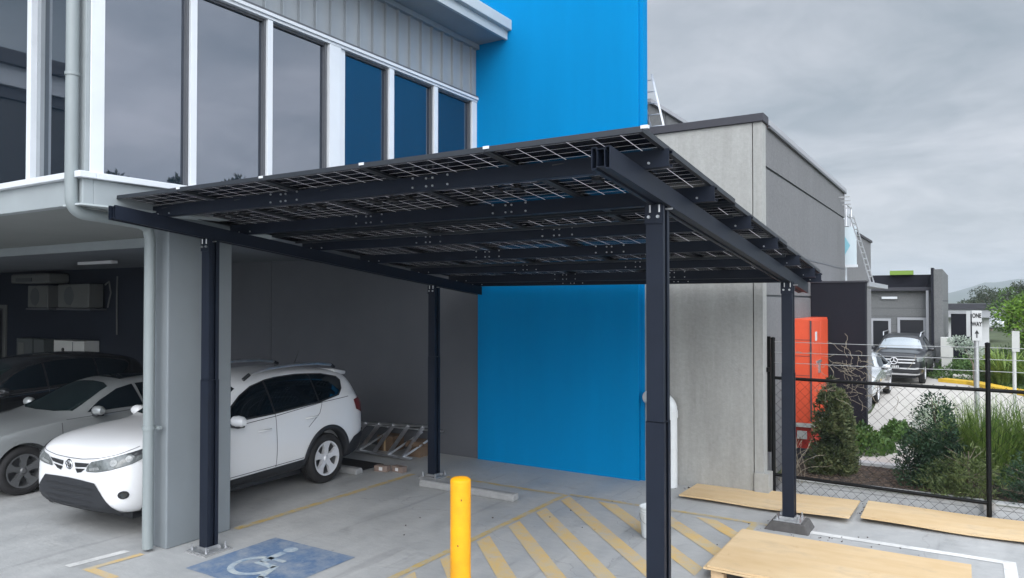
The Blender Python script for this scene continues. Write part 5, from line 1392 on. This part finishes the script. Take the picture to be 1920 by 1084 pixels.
nt.links.new(sp.outputs[2],gr_.inputs[0])
# brighter overhead, plus a glow added behind the camera to fill under the canopy
zp=N(nt,'ShaderNodeMapRange',interpolation_type='SMOOTHSTEP'); zp.inputs[1].default_value=.42; zp.inputs[2].default_value=1.0; zp.inputs[3].default_value=0; zp.inputs[4].default_value=1.6; nt.links.new(sp.outputs[2],zp.inputs[0])
dt=N(nt,'ShaderNodeVectorMath',operation='DOT_PRODUCT'); dt.inputs[1].default_value=(.42,-.74,.52); nt.links.new(tc.outputs['Generated'],dt.inputs[0])
lb_=N(nt,'ShaderNodeMapRange',interpolation_type='SMOOTHSTEP'); lb_.inputs[1].default_value=.15; lb_.inputs[2].default_value=1.0; lb_.inputs[3].default_value=0; lb_.inputs[4].default_value=4.2; nt.links.new(dt.outputs['Value'],lb_.inputs[0])
d2=N(nt,'ShaderNodeVectorMath',operation='DOT_PRODUCT'); d2.inputs[1].default_value=(.93,.10,.35); nt.links.new(tc.outputs['Generated'],d2.inputs[0])
l2=N(nt,'ShaderNodeMapRange',interpolation_type='SMOOTHSTEP'); l2.inputs[1].default_value=.45; l2.inputs[2].default_value=1.0; l2.inputs[3].default_value=0; l2.inputs[4].default_value=1.5; nt.links.new(d2.outputs['Value'],l2.inputs[0])  # second glow added towards +X for window reflections and fill
s0=N(nt,'ShaderNodeMath',operation='ADD'); nt.links.new(zp.outputs[0],s0.inputs[0]); nt.links.new(l2.outputs[0],s0.inputs[1])
s1=N(nt,'ShaderNodeMath',operation='ADD'); nt.links.new(s0.outputs[0],s1.inputs[0]); nt.links.new(lb_.outputs[0],s1.inputs[1])
s2=N(nt,'ShaderNodeMath',operation='ADD'); nt.links.new(s1.outputs[0],s2.inputs[0]); nt.links.new(gr_.outputs[0],s2.inputs[1])
vm=N(nt,'ShaderNodeVectorMath',operation='SCALE'); nt.links.new(c,vm.inputs[0]); nt.links.new(s2.outputs[0],vm.inputs['Scale'])
fin=mixc(nt,.88,sky.outputs[0],vm.outputs[0])
nt.links.new(fin,bg.inputs[0]); bg.inputs[1].default_value=.10
sl_=bpy.data.lights.new('sun','SUN'); sl_.energy=1.3; sl_.angle=R(40); sl_.color=(1,.96,.90)
so=bpy.data.objects.new('sun',sl_); COL.objects.link(so)
sd=Vector((.42,-.74,.52)).normalized(); so.rotation_euler=sd.to_track_quat('Z','Y').to_euler()
sky.sun_elevation=math.asin(sd.z); sky.sun_rotation=math.atan2(sd.x,sd.y)

cam=bpy.data.cameras.new('camera'); co=bpy.data.objects.new('camera',cam); COL.objects.link(co)
cam.sensor_fit='HORIZONTAL'; cam.sensor_width=36; cam.lens=36*1387/1920; cam.clip_start=.05; cam.clip_end=6000
yaw=math.atan(860/1387); pit=math.atan(23/1387)
co.location=(0,0,2.6); co.rotation_euler=(R(90)+pit,0,yaw)
sc.camera=co
sc.view_settings.view_transform='Standard'; sc.view_settings.look='None'; sc.view_settings.exposure=0; sc.view_settings.gamma=1
sc.cycles.max_bounces=8; sc.cycles.transparent_max_bounces=16; sc.cycles.volume_bounces=1
